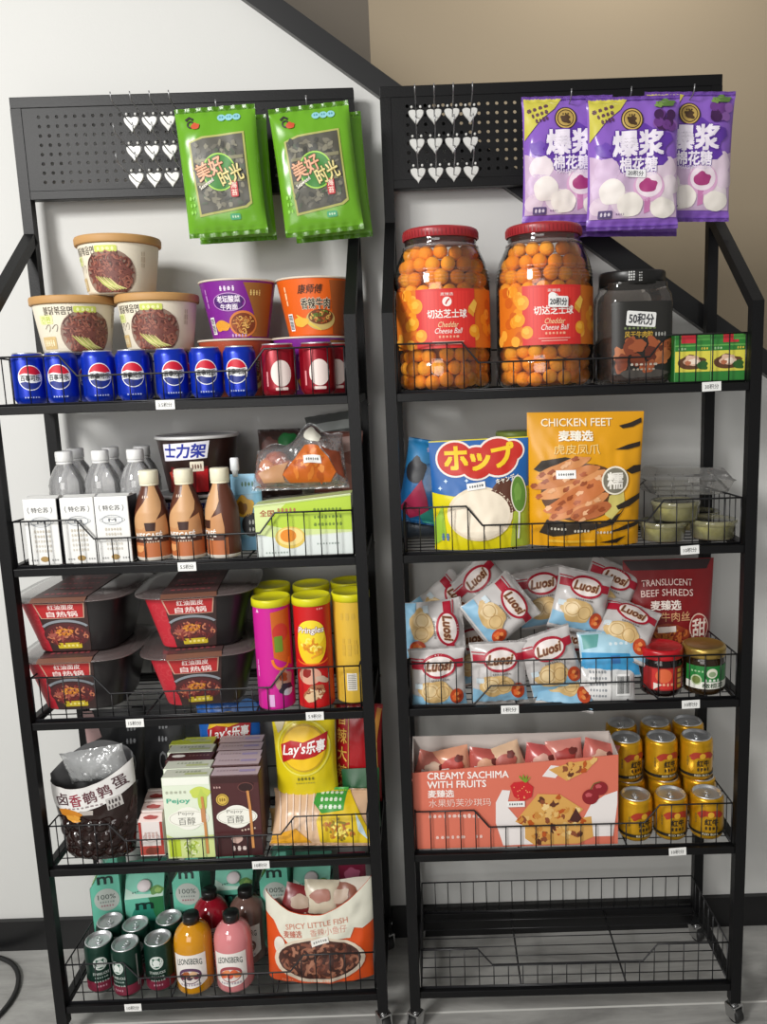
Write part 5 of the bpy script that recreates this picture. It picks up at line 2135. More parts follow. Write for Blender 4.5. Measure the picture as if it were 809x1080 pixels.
# chicken feet bag
w, h = .248, .285
fn = bag_fn(w, h, .085, style='pouch', seed=84, wr=.0035, pinch=.03)
mb = MB()
bag_mesh(mb, fn, w, h, film('#dd9c12', .3), 52, 58)
p = Print(mb, fn, L=.007)
p.text('CHICKEN FEET', -.020, .264, .150, .016, '#f6ecd0', 3, bold=.015)
p.text('麦臻选', -.022, .236, .072, .021, '#f8f2e2', 3, bold=.05)
p.text('虎皮凤爪', -.020, .208, .098, .021, '#efd48c', 3, bold=.0)
p.poly([(-.112, .165), (-.095, .184), (-.045, .192), (-.02, .186), (-.06, .176), (-.100, .160)], '#2e241a', 2)
p.poly([(-.100, .03), (-.085, .06), (.03, .052), (.08, .075), (.088, .09), (.06, .050), (.0, .034), (-.07, .022)], '#2e241a', 2)
p.ell(-.010, .118, .088, .060, '#5c3a20', 1, rot=.1)
p.poly([(.055, .06), (.085, .09), (.082, .12), (.05, .11), (.04, .07)], '#cdbf6a', 2)
rd = random.Random(21)
for (x0, y0, x1, y1, wd, c) in ((-.10, .150, .0, .188, .026, '#cf8a52'), (-.104, .128, .02, .170, .028, '#c47a44'), (-.10, .106, .046, .160, .030, '#d9945c'), (-.08, .078, .056, .150, .040, '#c8743e'), (-.075, .066, .04, .112, .034, '#d48a54'), (-.03, .066, .05, .090, .030, '#b8683a')):
    pts = [(x0 + (x1 - x0) * k / 6 + rd.uniform(-.002, .002), y0 + (y1 - y0) * k / 6 + rd.uniform(-.003, .003)) for k in range(7)]
    p.blob((x0 + x1) / 2, (y0 + y1) / 2, math.hypot(x1 - x0, y1 - y0) / 2 + .006, wd / 2, c, 3 + rd.randint(0, 2), int(wd * 1e4), .10, math.atan2(y1 - y0, x1 - x0))
    for k in range(6):
        q = pts[k]
        p.blob(q[0] + rd.uniform(-.008, .008), q[1] + rd.uniform(-.009, .009), .008, .0045, rd.choice(['#e0a878', '#a8562c', '#e8b488', '#95481f']), 6 + k % 2, k, .3, .4)
p.ell(.062, .142, .030, .030, '#f2ead6', 8)
p.ell(.062, .142, .0265, .0265, '#7d7868', 9)
p.text('糯', .062, .142, .034, .034, '#f4efe4', 10, bold=.04)
p.rect(-.044, .156, .042, .018, '#f2f1ee', 9, rot=.03)
p.bars(-.044, .156, .034, .006, '#4a4a4a', 10, 7, rot=.03)
for (pts) in ([(.070, .256), (.095, .262), (.118, .272), (.119, .262), (.10, .253), (.078, .250)], [(.062, .206), (.09, .216), (.118, .222), (.118, .212), (.09, .206)], [(.086, .162), (.105, .172), (.122, .172), (.122, .158), (.10, .154)],
              [(.065, .088), (.10, .104), (.122, .112), (.122, .100), (.095, .086), (.07, .080)], [(.04, .030), (.09, .046), (.123, .052), (.123, .044), (.09, .036)], [(.03, .008), (.06, .014), (.09, .022), (.07, .006)]):
    p.poly(pts, '#2a2018', 3)
for k in range(3):
    p.bars(-.060 + .05 * k, .040 - .004 * k, .036, .007, '#d9d2c2', 5, 5)
p.rect(-.03, .012, .10, .006, '#e8b83c', 2)
solo(mb, 'chicken_snack_bag', 'yellow bag of chicken feet with black tiger stripes', 'snack bag', on(1, 2, 614, .050, rx=.03, ry=.02, hz=.1))


# clear tubs of pale green sweets under a clear clamshell
def tubby(lab, M):
    t = thing('sweet_tub', lab, 'tub', M, 'clear tubs of pale green sweets')
    mb = MB()
    pr = [(.044, 0), (.0465, .002), (.0490, .030), (.0500, .034)]
    mb.lathe(pr, clear('#e8e6c8', 1.4, .08, .5, .12), 40, cap1=False)
    mb.build('tub', t)
    mb = MB()
    mb.lathe([(.0505, .031), (.0525, .032), (.0525, .040), (.0500, .042), (.046, .0405), (.0, .0405)], clear('#d8d3a8', 1.8, .1, .5, .30), 40, cap0=False, cap1=False)
    mb.build('lid', t)
    mb = MB()
    mb.lathe([(.042, .0015), (.0445, .004), (.0465, .026), (.040, .029), (.0, .030)], mat('#b3ad62', .6, vary=.25, scale=60, bump=.4, bscale=90), 32)
    mb.build('sweet_filling', t)


for (x, v, dz, lab) in ((699, .070, 0, 'clear tub of pale green sweets below another, beside the chicken bag'), (752, .072, 0, 'clear tub of pale green sweets at the shelf end, nothing above it'),
                        (712, .078, .0425, 'clear tub of pale green sweets stacked on the tub beside the chicken bag'), (735, .180, 0, 'clear tub of pale green sweets at the back under the clear box')):
    tubby(lab, on(1, 2, x, v, dz, hz=.02))
t = thing('clamshell_box', 'empty looking clear plastic box lying over the green sweet tubs', 'plastic box', on(1, 2, 720, .175, .0860, ry=.03, rx=-.05, hz=.02))
mb = MB()
cl = clear('#eceae6', 2.2, .08, .3, .10)


def rr(wx, wy, z):
    return [(s1 * wx, s2 * wy, z) for s1, s2 in ((-1, -1), (1, -1), (1, 1), (-1, 1))]


for (a, b) in ((rr(.080, .062, 0), rr(.092, .070, .030)), (rr(.092, .070, .030), rr(.097, .074, .033)), (rr(.097, .074, .033), rr(.090, .068, .037)), (rr(.090, .068, .037), rr(.072, .055, .060))):
    mb.add(a + b, [[k, (k + 1) % 4, 4 + (k + 1) % 4, 4 + k] for k in range(4)], cl)
mb.add(rr(.072, .055, .060), [[0, 1, 2, 3]], cl)
mb.add(rr(.080, .062, 0), [[3, 2, 1, 0]], cl)
for s in (-1, 1):
    for c in (-.045, 0, .045):
        mb.tube([(c, s * .062, .002), (c, s * .069, .029)], .0016, cl, 6)
mb.build('tray', t)
mb = MB()
mb.box(-.012, .012, -.080, -.073, .028, .038, cl, .001)
mb.build('snap_tab', t)

# ------------------------------------------------------------------ third right shelf: white bread packs and friends
bw, bh = .128, .142


def bread_fn(seed):
    return bag_fn(bw, bh, .052, style='pillow', seed=seed, wr=.0065, pinch=.07)


def bread_pack(lab, M, seed, logo='top', picture=True):
    """white wrapped bread: red band, oval badge, bread picture, orange filling disc"""
    fn = bread_fn(seed)
    mb = MB()
    bag_mesh(mb, fn, bw, bh, film('#c6c2c0', .25), 30, 32)
    p = Print(mb, fn, L=.007)
    p.poly([(-.063, .04), (-.02, .034), (.03, .042), (.063, .036), (.063, .008), (-.063, .008)], '#86b4cf', 1)
    p.rect(-.040, .108, .040, .018, '#a8152e', 2)
    p.rect(.046, .108, .030, .018, '#a8152e', 2)
    p.strip([(-.062, .122), (-.030, .121)], .0025, '#a8152e', 2)
    p.ell(.004, .105, .041, .026, '#e6dcd8', 3)
    p.ring(.004, .105, .041, .026, .0055, '#a8152e', 4)
    p.text('Luosi', .004, .106, .056, .020, '#6d3a26', 6, bold=.04, outline=('#c9a27a', .04), shear=.25)
    p.bars(.004, .075, .044, .005, '#7d7672', 3, 8)
    p.blob(-.008, .048, .040, .026, '#c9a870', 3, seed, .12)
    p.blob(-.020, .050, .020, .018, '#dcc394', 4, seed + 1, .15)
    p.blob(.010, .046, .018, .019, '#d6b67e', 4, seed + 2, .15)
    p.ring(-.020, .05, .016, .014, .0015, '#b08a52', 5)
    p.ring(.010, .046, .015, .015, .0015, '#b08a52', 5)
    p.ell(.042, .034, .016, .018, '#b8431c', 5)
    for k in range(5):
        p.blob(.036 + (k % 3) * .006, .028 + (k // 2) * .006, .005, .0045, ['#d8642c', '#e08a4a', '#8f2c14'][k % 3], 6, k)
    p.rect(-.046, .060, .018, .012, '#c9d6dc', 3)
    return solo(mb, 'bread_pack', lab, 'bread pack', M, 'white bread packs with red oval badges')


def bp(lab, x, y, v, rot, seed, rx=-.15, rz=0.0):
    """pack whose centre shows at photo pixel (x, y), turned by rot in its own plane"""
    c = PT(1, x, y, v)
    M = RM[1] @ Matrix.Translation(c) @ Matrix.Rotation(rz, 4, 'Z') @ Matrix.Rotation(rx, 4, 'X') @ Matrix.Rotation(-rot, 4, 'Y') @ Matrix.Translation((0, 0, -bh / 2))
    bread_pack(lab, M, seed)


bp('white bread pack upright in front at the rack post', 462, 715, .040, .03, 101, -.05)
bp('white bread pack upright in front, second from the rack post', 526, 709, .042, .02, 102, -.08)
bp('white bread pack in front, leaning right beside the blue packet', 581, 698, .048, .30, 103, -.12)
bp('white bread pack lying sideways with badge reading upward, at the rack post', 456, 662, .080, -1.50, 104, -.25)
bp('white bread pack tilted with a sharp corner up, in mid pile', 527, 644, .085, -.95, 105, -.2, .1)
bp('white bread pack high in the pile with its bread picture turned down', 612, 634, .120, -.25, 106, -.25)
bp('white bread pack highest beside the red beef bag', 640, 624, .178, -.45, 107, -.3)
bp('white bread pack flat in front of the beef bag, on the blue packet', 660, 664, .090, -.45, 108, -.75)
bp('white bread pack at the back with only its red corner showing', 512, 622, .185, .75, 109, -.2)
bp('white bread pack in shade behind the mid pile', 572, 630, .185, .15, 110, -.2)
bp('white bread pack at the back behind the sideways one', 470, 640, .190, -.9, 111, -.3)
bp('white bread pack lying flat at the bottom of the pile front', 598, 722, .060, -.25, 112, -1.1)
bp('white bread pack at the bottom rear, holding up the pile', 500, 690, .165, .2, 113, -.4)
bp('white bread pack at the bottom rear behind the blue packet', 600, 690, .165, -.2, 114, -.4)


def flat_pack(lab, x, y, v, w, h, rot, rx, seed, pr, base):
    fn = bag_fn(w, h, .045, style='pillow', seed=seed, wr=.004, pinch=.05)
    mb = MB()
    bag_mesh(mb, fn, w, h, film(base, .25), 28, 26)
    pr(Print(mb, fn, L=.008))
    c = PT(1, x, y, v)
    M = RM[1] @ Matrix.Translation(c) @ Matrix.Rotation(rx, 4, 'X') @ Matrix.Rotation(-rot, 4, 'Y') @ Matrix.Translation((0, 0, -h / 2))
    solo(mb, 'bread_pack', lab, 'bread pack', M, 'blue and white packets')


def blue_pr(p):
    p.poly([(-.065, .004), (.065, .004), (.065, .050), (-.065, .060)], '#3f9cd0', 1)
    p.poly([(-.065, .060), (.065, .050), (.065, .10), (-.065, .10)], '#a8cfe0', 1)
    p.bars(.02, .075, .05, .008, '#e3eef2', 2, 4)
    p.rect(.01, .040, .022, .018, '#3a78b8', 2)
    p.poly([(-.06, .098), (-.02, .098), (-.03, .07), (-.06, .066)], '#5fa09c', 2)


def code_pr(p):
    p.rect(-.02, .05, .05, .07, '#e0dfdd', 1)
    for k in range(5):
        p.bars(-.024, .078 - k * .013, .040, .007, '#8a8f94', 2, 6, seed=k)
    p.barcode(.034, .050, .034, .048, 1)
    p.poly([(-.06, .10), (.06, .10), (.06, .092), (-.06, .088)], '#62a8d0', 2)


flat_pack('blue and white packet in front of the red beef bag', 642, 690, .055, .135, .105, .03, -.35, 121, blue_pr, '#c9dde6')
flat_pack('white packet with barcode print, lowest in front of the blue packet', 640, 722, .034, .130, .095, -.03, -.2, 122, code_pr, '#d8d8d6')

# beef shreds pouch
w, h = .215, .260
fn = bag_fn(w, h, .075, style='pouch', seed=85, wr=.003, pinch=.03)
mb = MB()
bag_mesh(mb, fn, w, h, film('#7c1418', .32), 44, 50)
p = Print(mb, fn, L=.007)
p.text('TRANSLUCENT', -.006, .205, .120, .015, '#e6c9c0', 3, bold=.01, arch=.003)
p.text('BEEF SHREDS', -.006, .181, .124, .016, '#e6c9c0', 3, bold=.01, arch=.003)
p.text('麦臻选', -.010, .154, .072, .022, '#efe2d8', 3, bold=.04)
p.text('灯影牛肉丝', -.012, .127, .118, .022, '#d9a878', 3)
p.blob(-.020, .060, .085, .050, '#8f3a1c', 1, 5, .1)
p.noodles(-.020, .066, .080, .045, ['#b8602a', '#8a2c18', '#c98038', '#6a1c12'], 110, .005, 2, seed=5)
p.rect(-.010, .098, .044, .014, '#e9dcd2', 8, rot=.05)
p.ell(.070, .098, .025, .034, '#d8b8a8', 6, rot=.1)
p.ell(.070, .098, .0225, .031, '#8f1c1e', 7, rot=.1)
p.text('甜', .070, .098, .034, .042, '#ecd9cc', 8, bold=.03)
p.poly([(-.107, .259), (.10, .259), (.09, .236), (-.09, .236)], '#241214', 1)
solo(mb, 'beef_snack_bag', 'dark red bag of translucent beef shreds', 'snack bag', on(1, 3, 703, .190, .010, rx=.02, hz=.1))


# sauce jars
def sauce(lab, M, lid_m, glass, label_pr, label_m, bumps):
    t = thing('sauce_jar', lab, 'jar', M, 'sauce jars')
    pr = [(.040, 0), (.0445, .003), (.0455, .010), (.0455, .070), (.0440, .078), (.0400, .084), (.0395, .092)]
    mb = MB()
    mb.lathe(pr, glass, 44, cap1=False)
    mb.build('jar', t)
    mb = MB()
    q = [(.0461, .016), (.0461, .068)]
    p = Print(mb, lathe_fn(q), L=.007, base=0)
    p.rect(0, .042, .112, .052, label_m, 1)
    label_pr(p)
    mb.build('label', t)
    mb = MB()
    mb.lathe([(.0440, .083), (.0465, .084), (.0472, .088), (.0472, .101), (.0455, .1050), (.0410, .1065), (.0395, .1055), (.0, .1060)], lid_m, 48, cap0=False, cap1=False)
    mb.lathe([(.0, .1062), (.010, .1060)], lid_m, 20, cap0=False, cap1=False)
    mb.build('lid', t)


def redjar(p):
    p.rect(-.002, .042, .060, .046, '#c22a26', 2)
    p.ell(-.006, .050, .018, .016, '#d8643a', 3)
    p.bars(-.006, .030, .044, .008, '#e8b08a', 3, 5)
    p.rect(.032, .042, .018, .048, '#7a1a14', 3)
    for k in range(4):
        p.rect(.032, .024 + k * .012, .012, .008, '#c99a3a', 4)
    p.poly([(-.028, .018), (-.010, .030), (-.028, .034)], '#e3d8ce', 4)


def greenjar(p):
    p.rect(0, .024, .112, .016, '#e6e6dc', 2)
    p.ell(.004, .052, .012, .011, '#dcdcc8', 3)
    p.ell(.004, .050, .008, .006, '#8aa07a', 4)
    p.bars(.004, .036, .036, .007, '#e6ece0', 3, 4)
    p.ell(-.030, .036, .012, .012, '#b8c8a0', 3)
    p.ell(-.030, .036, .009, .009, '#6a7a3a', 4)
    p.text('橄榄菜', .008, .024, .050, .011, '#2c4a2c', 3, bold=.02)
    p.bars(-.028, .056, .03, .005, '#a8d0a0', 3, 4)


sauce('dark sauce jar with red lid and red label', on(1, 3, 697, .052, hz=.05), mat('#b3101c', .3), mat('#160c0b', .12), redjar, '#8f1a1a', 0)
sauce('sauce jar with gold lid and green label', on(1, 3, 742, .054, hz=.05), mat('#b0924a', .3, .7), mat('#2a1c0c', .12), greenjar, '#1f7a35', 0)

# ------------------------------------------------------------------ fourth right shelf: sachima box and gold cans
w, d, hl, hr = .462, .098, .186, .216
t = thing('pastry_display_box', 'open salmon display box of fruit sachima with strawberry picture', 'box', on(1, 4, 544, .012, hz=.1))
mb = MB()
salmon = mat('#d9735c', .5)
inner = mat('#cfc6bf', .6)
th = .002
# tray walls with a slanted front edge
mb.hexa([(-w / 2, 0, 0), (w / 2, 0, 0), (w / 2, th, 0), (-w / 2, th, 0), (-w / 2, 0, hl), (w / 2, 0, hr), (w / 2, th, hr), (-w / 2, th, hl)], salmon)
mb.hexa([(-w / 2, d - th, 0), (w / 2, d - th, 0), (w / 2, d, 0), (-w / 2, d, 0), (-w / 2, d - th, hr + .012), (w / 2, d - th, hr + .012), (w / 2, d, hr + .012), (-w / 2, d, hr + .012)], inner)
mb.hexa([(-w / 2, th, 0), (-w / 2 + th, th, 0), (-w / 2 + th, d - th, 0), (-w / 2, d - th, 0), (-w / 2, th, hl), (-w / 2 + th, th, hl), (-w / 2 + th, d - th, hr + .01), (-w / 2, d - th, hr + .01)], inner)
mb.hexa([(w / 2 - th, th, 0), (w / 2, th, 0), (w / 2, d - th, 0), (w / 2 - th, d - th, 0), (w / 2 - th, th, hr), (w / 2, th, hr), (w / 2, d - th, hr + .012), (w / 2 - th, d - th, hr + .012)], inner)
mb.box(-w / 2 + th, w / 2 - th, th, d - th, 0, .003, inner)
p = Print(mb, front_fn(0), L=.05)
ct = lambda x: hl + (hr - hl) * (x + w / 2) / w
p.text('CREAMY SACHIMA', -.106, .178, .182, .0165, '#faeee8', 3, bold=.03)
p.text('WITH FRUITS', -.132, .157, .132, .0165, '#faeee8', 3, bold=.03)
p.text('麦臻选', -.168, .135, .058, .018, '#f8ebe4', 3, bold=.04)
p.text('水果奶芙沙琪玛', -.126, .112, .140, .019, '#f0d0c4', 3)
p.bars(-.150, .080, .10, .010, '#f0cfc4', 3, 9)
p.bars(-.100, .078, .04, .010, '#f0cfc4', 3, 4)
p.bars(-.150, .028, .07, .009, '#f0cfc4', 3, 6)
p.bars(-.085, .028, .02, .009, '#f0cfc4', 3, 2)
cream_c = '#ece5e2'
p.poly([(-.03, .004), (-.046, .06), (-.045, .11), (-.030, .140), (-.012, .138), (-.02, .10), (.01, .06), (.06, .03), (.10, .006)], cream_c, 2)
p.poly([(.22, .02), (.229, .10), (.229, .13), (.20, .12), (.17, .10), (.15, .06), (.17, .02)], cream_c, 2)
p.poly([(.06, .170), (.08, .196), (.11, .192), (.09, .165)], cream_c, 2)
bis = ['#d9a456', '#e3b870', '#c98a3c']
def biscuit_shape(pts, seed, n):
    p.poly(pts, bis[0], 4)
    rd = random.Random(seed)
    xs_, ys_ = [q[0] for q in pts], [q[1] for q in pts]
    cx, cy = sum(xs_) / len(xs_), sum(ys_) / len(ys_)
    for k in range(n):
        q = pts[rd.randrange(len(pts))]
        f = rd.uniform(0, .86)
        p.blob(cx + (q[0] - cx) * f, cy + (q[1] - cy) * f, rd.uniform(.005, .011), rd.uniform(.004, .008), rd.choice(bis + ['#8a4a2c', '#5c3020', '#f0d090', '#b8541c']), 5 + k % 3, k, .3, rd.uniform(0, 3))
biscuit_shape([(-.002, .062), (.05, .128), (.10, .125), (.152, .088), (.13, .065), (.07, .060), (.02, .050)], 4, 46)
biscuit_shape([(.02, .050), (.07, .060), (.13, .065), (.17, .07), (.175, .02), (.14, .004), (.04, .004), (.02, .02)], 6, 46)
biscuit_shape([(.075, .186), (.12, .200), (.185, .209), (.16, .180), (.115, .158)], 8, 22)
p.poly([(-.012, .150), (-.004, .158), (.024, .160), (.040, .146), (.036, .122), (.014, .110), (-.004, .124)], '#c9222a', 8)
rd = random.Random(3)
for k in range(14):
    p.ell(.014 + rd.uniform(-.018, .018), .136 + rd.uniform(-.018, .016), .0012, .0016, '#f0b070', 9, n=6)
for a in (-.6, -.1, .4, .9):
    p.poly([(.020, .158), (.020 + .016 * math.sin(a) - .003, .160 + .012 * math.cos(a)), (.020 + .020 * math.sin(a), .162 + .016 * math.cos(a)), (.024, .157)], '#7a9a2c', 10)
for (x, y, r) in ((.168, .118, .0185), (.190, .138, .0165)):
    p.ell(x, y, r, r, '#8a1c24', 8)
    p.blob(x - .004, y + .005, r * .4, r * .3, '#c2545a', 9, 3)
p.strip([(.168, .136), (.176, .150), (.19, .154)], .002, '#5c6a2c', 9)
p.poly([(.120, .062), (.135, .092), (.148, .066), (.140, .056)], '#4c2420', 8)
p.rect(.0, .106, .040, .014, '#f0efec', 12)
p.bars(.0, .106, .032, .006, '#4a4a4a', 13, 6)
mb.build('tray', t)
for n in range(7):
    f2 = bag_fn(.085, .075, .048, style='pillow', seed=200 + n, wr=.004)
    mb = MB()
    bag_mesh(mb, f2, .085, .075, film(['#c9786a', '#d99a7c', '#b85a52', '#d8b494', '#c25a58', '#cf8478', '#c46a60'][n], .25), 18, 16)
    q = Print(mb, f2, L=.008)
    q.blob(.0, .04, .026, .018, ['#e0c0a8', '#b8463c', '#d8a080', '#b0584c', '#e3b0a0', '#a83a34', '#e0b49c'][n], 1, n)
    q.blob(.018, .052, .010, .008, '#6a2a24', 2, n + 3)
    q.rect(-.02, .03, .02, .012, '#e8dcd4', 2)
    M = t.matrix_world @ Matrix.Translation((-.195 + n * .064, .050, .128 + (.008 if n % 2 else 0) + .003 * n)) @ Matrix.Rotation((.3, -.2, .15, -.35, .2, -.1, .3)[n], 4, 'Y') @ Matrix.Rotation(-.25, 4, 'X')
    solo(mb, 'sachima_packet', 'pink wrapped sachima packet, %s from the left inside the salmon box' % ORD[n], 'pastry packet', M, 'sachima packets in the salmon box')
mb = MB()
mb.box(-w / 2 + .006, w / 2 - .006, .006, d - .006, .0035, .126, mat('#a8564a', .5, vary=.3, scale=40))
o = mb.build('packed_sachima')
o.matrix_world = t.matrix_world
tag(o, 'packed lower layers of sachima packets hidden down inside the salmon box', 'pastry packets', kind='stuff')

GC = [(.029, 0), (.0335, .0015), (.0365, .006), (.0382, .011), (.0382, .082), (.0372, .085), (.0382, .088), (.0370, .0905), (.0375, .093), (.0350, .0965), (.0330, .0985)]


def gold_print(mb, fn):
    p = Print(mb, fn, L=.006)
    for s in (-1, 1):
        p.blob(s * .015, .065, .015, .0085, '#a8321c', 2, 3, .25, rot=-s * .3)
    p.ell(0, .064, .007, .007, '#d8a42c', 3)
    p.text('红牛', .002, .046, .030, .015, '#2c2212', 2, bold=.05)
    p.bars(.002, .031, .032, .010, '#2c2212', 2, 4)
    p.rect(0, .0165, 2 * PI * .0383, .007, '#1e1a12', 1)
    p.text('RED BULL', .0, .0165, .036, .0045, '#d9cfae', 2, bold=.02)
    p.bars(-.034, .05, .008, .03, '#8a6a1c', 1, 1)
    p.bars(.060, .05, .03, .03, '#8a6a1c', 1, 3)


goldm = mat('#d6a01c', .28, .55, vary=.05)
proto = None
zc = .1010
rows = [((670, 707, 745), .050, 0, 'front row of gold cans'), ((663, 700, 737), .131, 0, 'second row, bottom layer'), ((660, 697, 734), .131, zc, 'stacked on the second row'),
        ((658, 694, 730), .212, 0, 'rear row, bottom layer'), ((655, 691, 725), .212, zc, 'stacked on the rear row')]
for xs, v, dz, l in rows:
    for n, x in enumerate(xs):
        lab = 'gold drink can, %s, %s' % (l, ['beside the salmon box', 'middle one', 'nearest the end wires'][n])
        M = on(1, 4, x, v, dz, rz=.3 - .18 * n + (.15 if dz else 0), hz=.05)
        if proto is None:
            proto = can_proto('energy_drink_can', GC, goldm, lab, 'drink can', M, gold_print, 'gold energy drink cans')
        else:
            dup(proto, M, lab)


# ------------------------------------------------------------------ bags on the pegboards
def hang(i, fn, u, v, z, rot, h, mb, name, lab, cat, group, rx=0.0):
    M = at(i, u, v, z) @ Matrix.Rotation(rot, 4, 'Y') @ Matrix.Rotation(rx, 4, 'X') @ Matrix.Translation((0, 0, -h))
    return solo(mb, name, lab, cat, M, group)


def seaweed(i, u, v, z, rot, seed, lab, full=True):
    w, h = .170, .262
    fn = bag_fn(w, h, .040, style='pillow', seed=seed, wr=.0022, pinch=.02, xpow=5)
    mb = MB()
    bag_mesh(mb, fn, w, h, film('#66a024', .22), 38, 54)
    if full:
        p = Print(mb, fn, L=.007)
        p.poly([(-.060, .190), (-.030, .200), (.060, .205), (.062, .060), (.05, .052), (-.054, .040)], '#a8a85a', 1)
        p.poly([(-.056, .188), (-.028, .196), (.056, .201), (.058, .064), (.046, .056), (-.050, .045)], '#4c4a40', 2)
        rd = random.Random(seed)
        for k in range(130):
            x, y = rd.uniform(-.050, .050), rd.uniform(.058, .188)
            p.blob(x, y, rd.uniform(.004, .009), rd.uniform(.002, .006), rd.choice(['#5f5c50', '#3a3a34', '#6e6a5a', '#454f3c', '#7c7866']), 3 + k % 3, k, .35, rd.uniform(0, 3), n=9)
        for y in (.104, .150):
            p.poly([(-.05, y - .003), (.054, y + .001), (.054, y + .008), (-.05, y + .003)], '#7d795c', 6)
        p.ell(.0, .126, .036, .038, '#9ccc4a', 7)
        p.ell(.0, .126, .033, .035, '#2f7a24', 8)
        p.text('美好', -.020, .134, .060, .034, '#e0a884', 10, rot=.35, bold=.03, outline=('#5c3a20', .05))
        p.text('时光', .024, .118, .050, .034, '#e0d08a', 12, rot=.35, bold=.03, outline=('#4a4a1c', .05))
        p.text('Seaweed', -.030, .104, .034, .008, '#e6e0d0', 10, rot=.5, bold=.03, outline=('#333', .05) if False else ('#333333', .05))
        p.rect(.028, .090, .016, .032, '#b8252c', 12, r=.003)
        p.text('海', .028, .097, .012, .012, '#f0d8c8', 13, bold=.02)
        p.text('苔', .028, .083, .012, .012, '#f0d8c8', 13, bold=.02)
        p.strip([(-.062, .235), (-.054, .241), (-.046, .236)], .005, '#2a2a22', 2)
        p.ring(-.052, .226, .008, .008, .003, '#2a2a22', 2)
        p.blob(-.042, .222, .009, .007, '#c04a24', 3, 4)
        for k in range(3):
            p.ell(.014 + k * .016, .236, .0085, .007, '#8ac4cc', 2)
            p.bars(.014 + k * .016, .237, .010, .005, '#4a8a9a', 3, 2)
        p.rect(.022, .036, .022, .012, '#3f9a6a', 2, r=.003)
        p.bars(.022, .036, .016, .006, '#c9e0c0', 3, 3)
        for k in range(3):
            p.bars(-.066, .05 + k * .014, .014, .008, '#8fd04a', 2, 2, seed=k)
    return hang(i, fn, u, v, z, rot, h, mb, 'seaweed_pack', lab, 'snack bag', 'green seaweed packs')


seaweed(0, .470, .142, 2.088, -.045, 301, 'green seaweed pack hanging in front, nearer the empty hooks')
seaweed(0, .485, .188, 2.082, -.030, 302, 'green seaweed pack hanging behind the one nearer the empty hooks', False)
seaweed(0, .667, .142, 2.086, -.085, 303, 'green seaweed pack hanging slanted in front, at the board end')
seaweed(0, .690, .188, 2.080, -.060, 304, 'green seaweed pack hanging behind the slanted one at the board end', False)


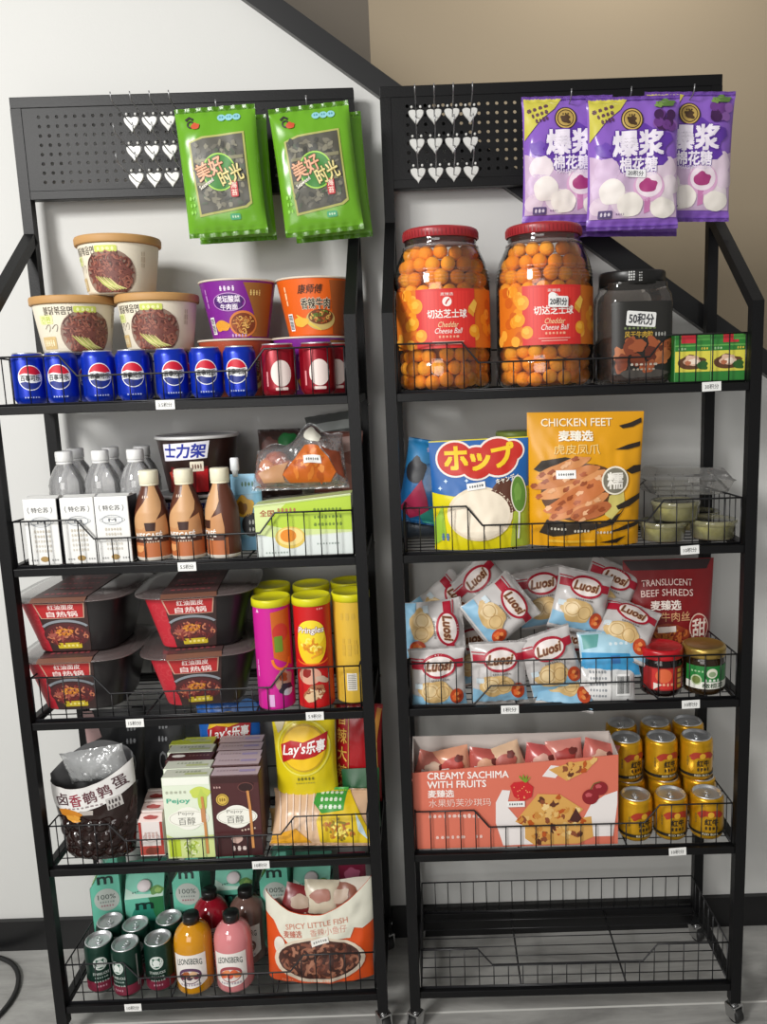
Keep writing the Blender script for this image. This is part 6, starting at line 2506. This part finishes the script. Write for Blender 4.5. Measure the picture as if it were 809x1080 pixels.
def marsh(u, v, z, rot, seed, lab, full=True, sticker=False):
    w, h = .196, .268
    fn = bag_fn(w, h, .052, style='pillow', seed=seed, wr=.0042, pinch=.04, xpow=4)
    mb = MB()
    bag_mesh(mb, fn, w, h, film('#8a5fc0', .25), 42, 54)
    if full:
        p = Print(mb, fn, L=.007)
        p.poly([(-.096, .148), (-.06, .132), (-.03, .11), (.03, .104), (.07, .13), (.096, .142), (.094, .022), (-.094, .022)], '#c9aecb', 1)
        rd = random.Random(seed)
        for (x, y, r) in ((-.06, .118, .026), (.066, .118, .026), (-.064, .078, .03), (.06, .05, .03), (-.02, .05, .028), (.02, .10, .02), (-.075, .046, .02), (.078, .085, .022)):
            p.blob(x, y, r, r * .9, rd.choice(['#dcc8d8', '#e3d6dc', '#d0b6d4']), 2, int(r * 1e4), .1)
        p.blob(-.050, .074, .027, .026, '#ebe4df', 4, 3, .06)
        p.ell(.030, .082, .034, .030, '#d9a8cc', 4)
        p.ell(.030, .086, .029, .025, '#ecdce6', 5)
        p.blob(.028, .084, .019, .014, '#a83a78', 6, 4)
        p.poly([(.020, .072), (.034, .072), (.034, .034), (.022, .03)], '#c47aac', 4)
        p.blob(-.010, .048, .028, .024, '#efe8e0', 7, 7, .06)
        p.blob(.062, .040, .028, .020, '#ede6de', 5, 9, .06)
        p.poly([(-.096, .176), (-.094, .262), (-.012, .262), (-.030, .238), (-.060, .216)], '#c9c04a', 2)
        for k in range(3):
            p.bars(-.066 + k * .004, .240 - k * .012, .05 - k * .010, .010, '#5a3050', 3, 4, seed=k, rot=.25)
        p.blob(.012, .160, .066, .044, '#5f35a0', 3, 15, .2)
        p.blob(-.068, .156, .018, .014, '#6f48b0', 3, 5, .3)
        p.ell(-.006, .217, .024, .024, '#2e2018', 4)
        p.ring(-.006, .217, .0215, .0215, .003, '#c9a85a', 5)
        p.ell(-.006, .217, .0165, .0165, '#b89a52', 5)
        p.blob(-.006, .215, .011, .009, '#4a3420', 6, 5, .3)
        p.bars(-.006, .226, .016, .005, '#3a2a1a', 6, 3)
        p.text('爆浆', .006, .168, .108, .050, '#ece4f0', 6, bold=.06, outline=('#5a2f98', .05))
        p.text('棉花糖', .006, .126, .080, .028, '#ece4f0', 6, bold=.05, outline=('#5a2f98', .05))
        p.text('MARSHMALLOW', .010, .1075, .074, .008, '#e0d4e8', 6, bold=.02)
        for k in range(12):
            p.ell(.066 + rd.uniform(-.018, .018), .222 + rd.uniform(-.026, .016), .0105, .0105, rd.choice(['#3f1a4c', '#6a3884', '#8a5aa6']), 5 + k % 3, n=14)
        p.blob(.068, .250, .018, .009, '#5a7a38', 8, 4, .3)
        p.blob(.052, .246, .010, .006, '#7a9a4a', 8, 6, .3)
        p.rect(-.062, .030, .030, .015, '#5a4a78', 6, r=.002)
        p.bars(-.062, .030, .024, .009, '#e6dcea', 7, 3)
        p.bars(-.030, .030, .02, .004, '#7a5a8a', 7, 4)
        for y in (.008, .262):
            p.strip([(-.095, y), (.095, y)], .002, '#7448b0', 2)
        if sticker:
            p.rect(.0, .1085, .044, .016, '#efeef0', 12, rot=-.06, r=.002)
            p.text('20积分', .0, .1085, .034, .010, '#4a4a50', 13, rot=-.06, bold=.02)
    return hang(1, fn, u, v, z, rot, h, mb, 'marshmallow_bag', lab, 'sweet bag', 'purple marshmallow bags')


marsh(.395, .180, 2.098, .010, 311, 'purple marshmallow bag hanging nearest the perforated board')
marsh(.524, .128, 2.076, .0, 312, 'purple marshmallow bag hanging in the middle in front, with price sticker', True, True)
marsh(.660, .182, 2.098, .030, 313, 'purple marshmallow bag hanging at the free end of the board')
marsh(.416, .226, 2.080, -.05, 314, 'purple marshmallow bag hanging hidden behind the one nearest the board', False)
marsh(.560, .228, 2.078, .03, 315, 'purple marshmallow bag hanging hidden behind the middle one', False)
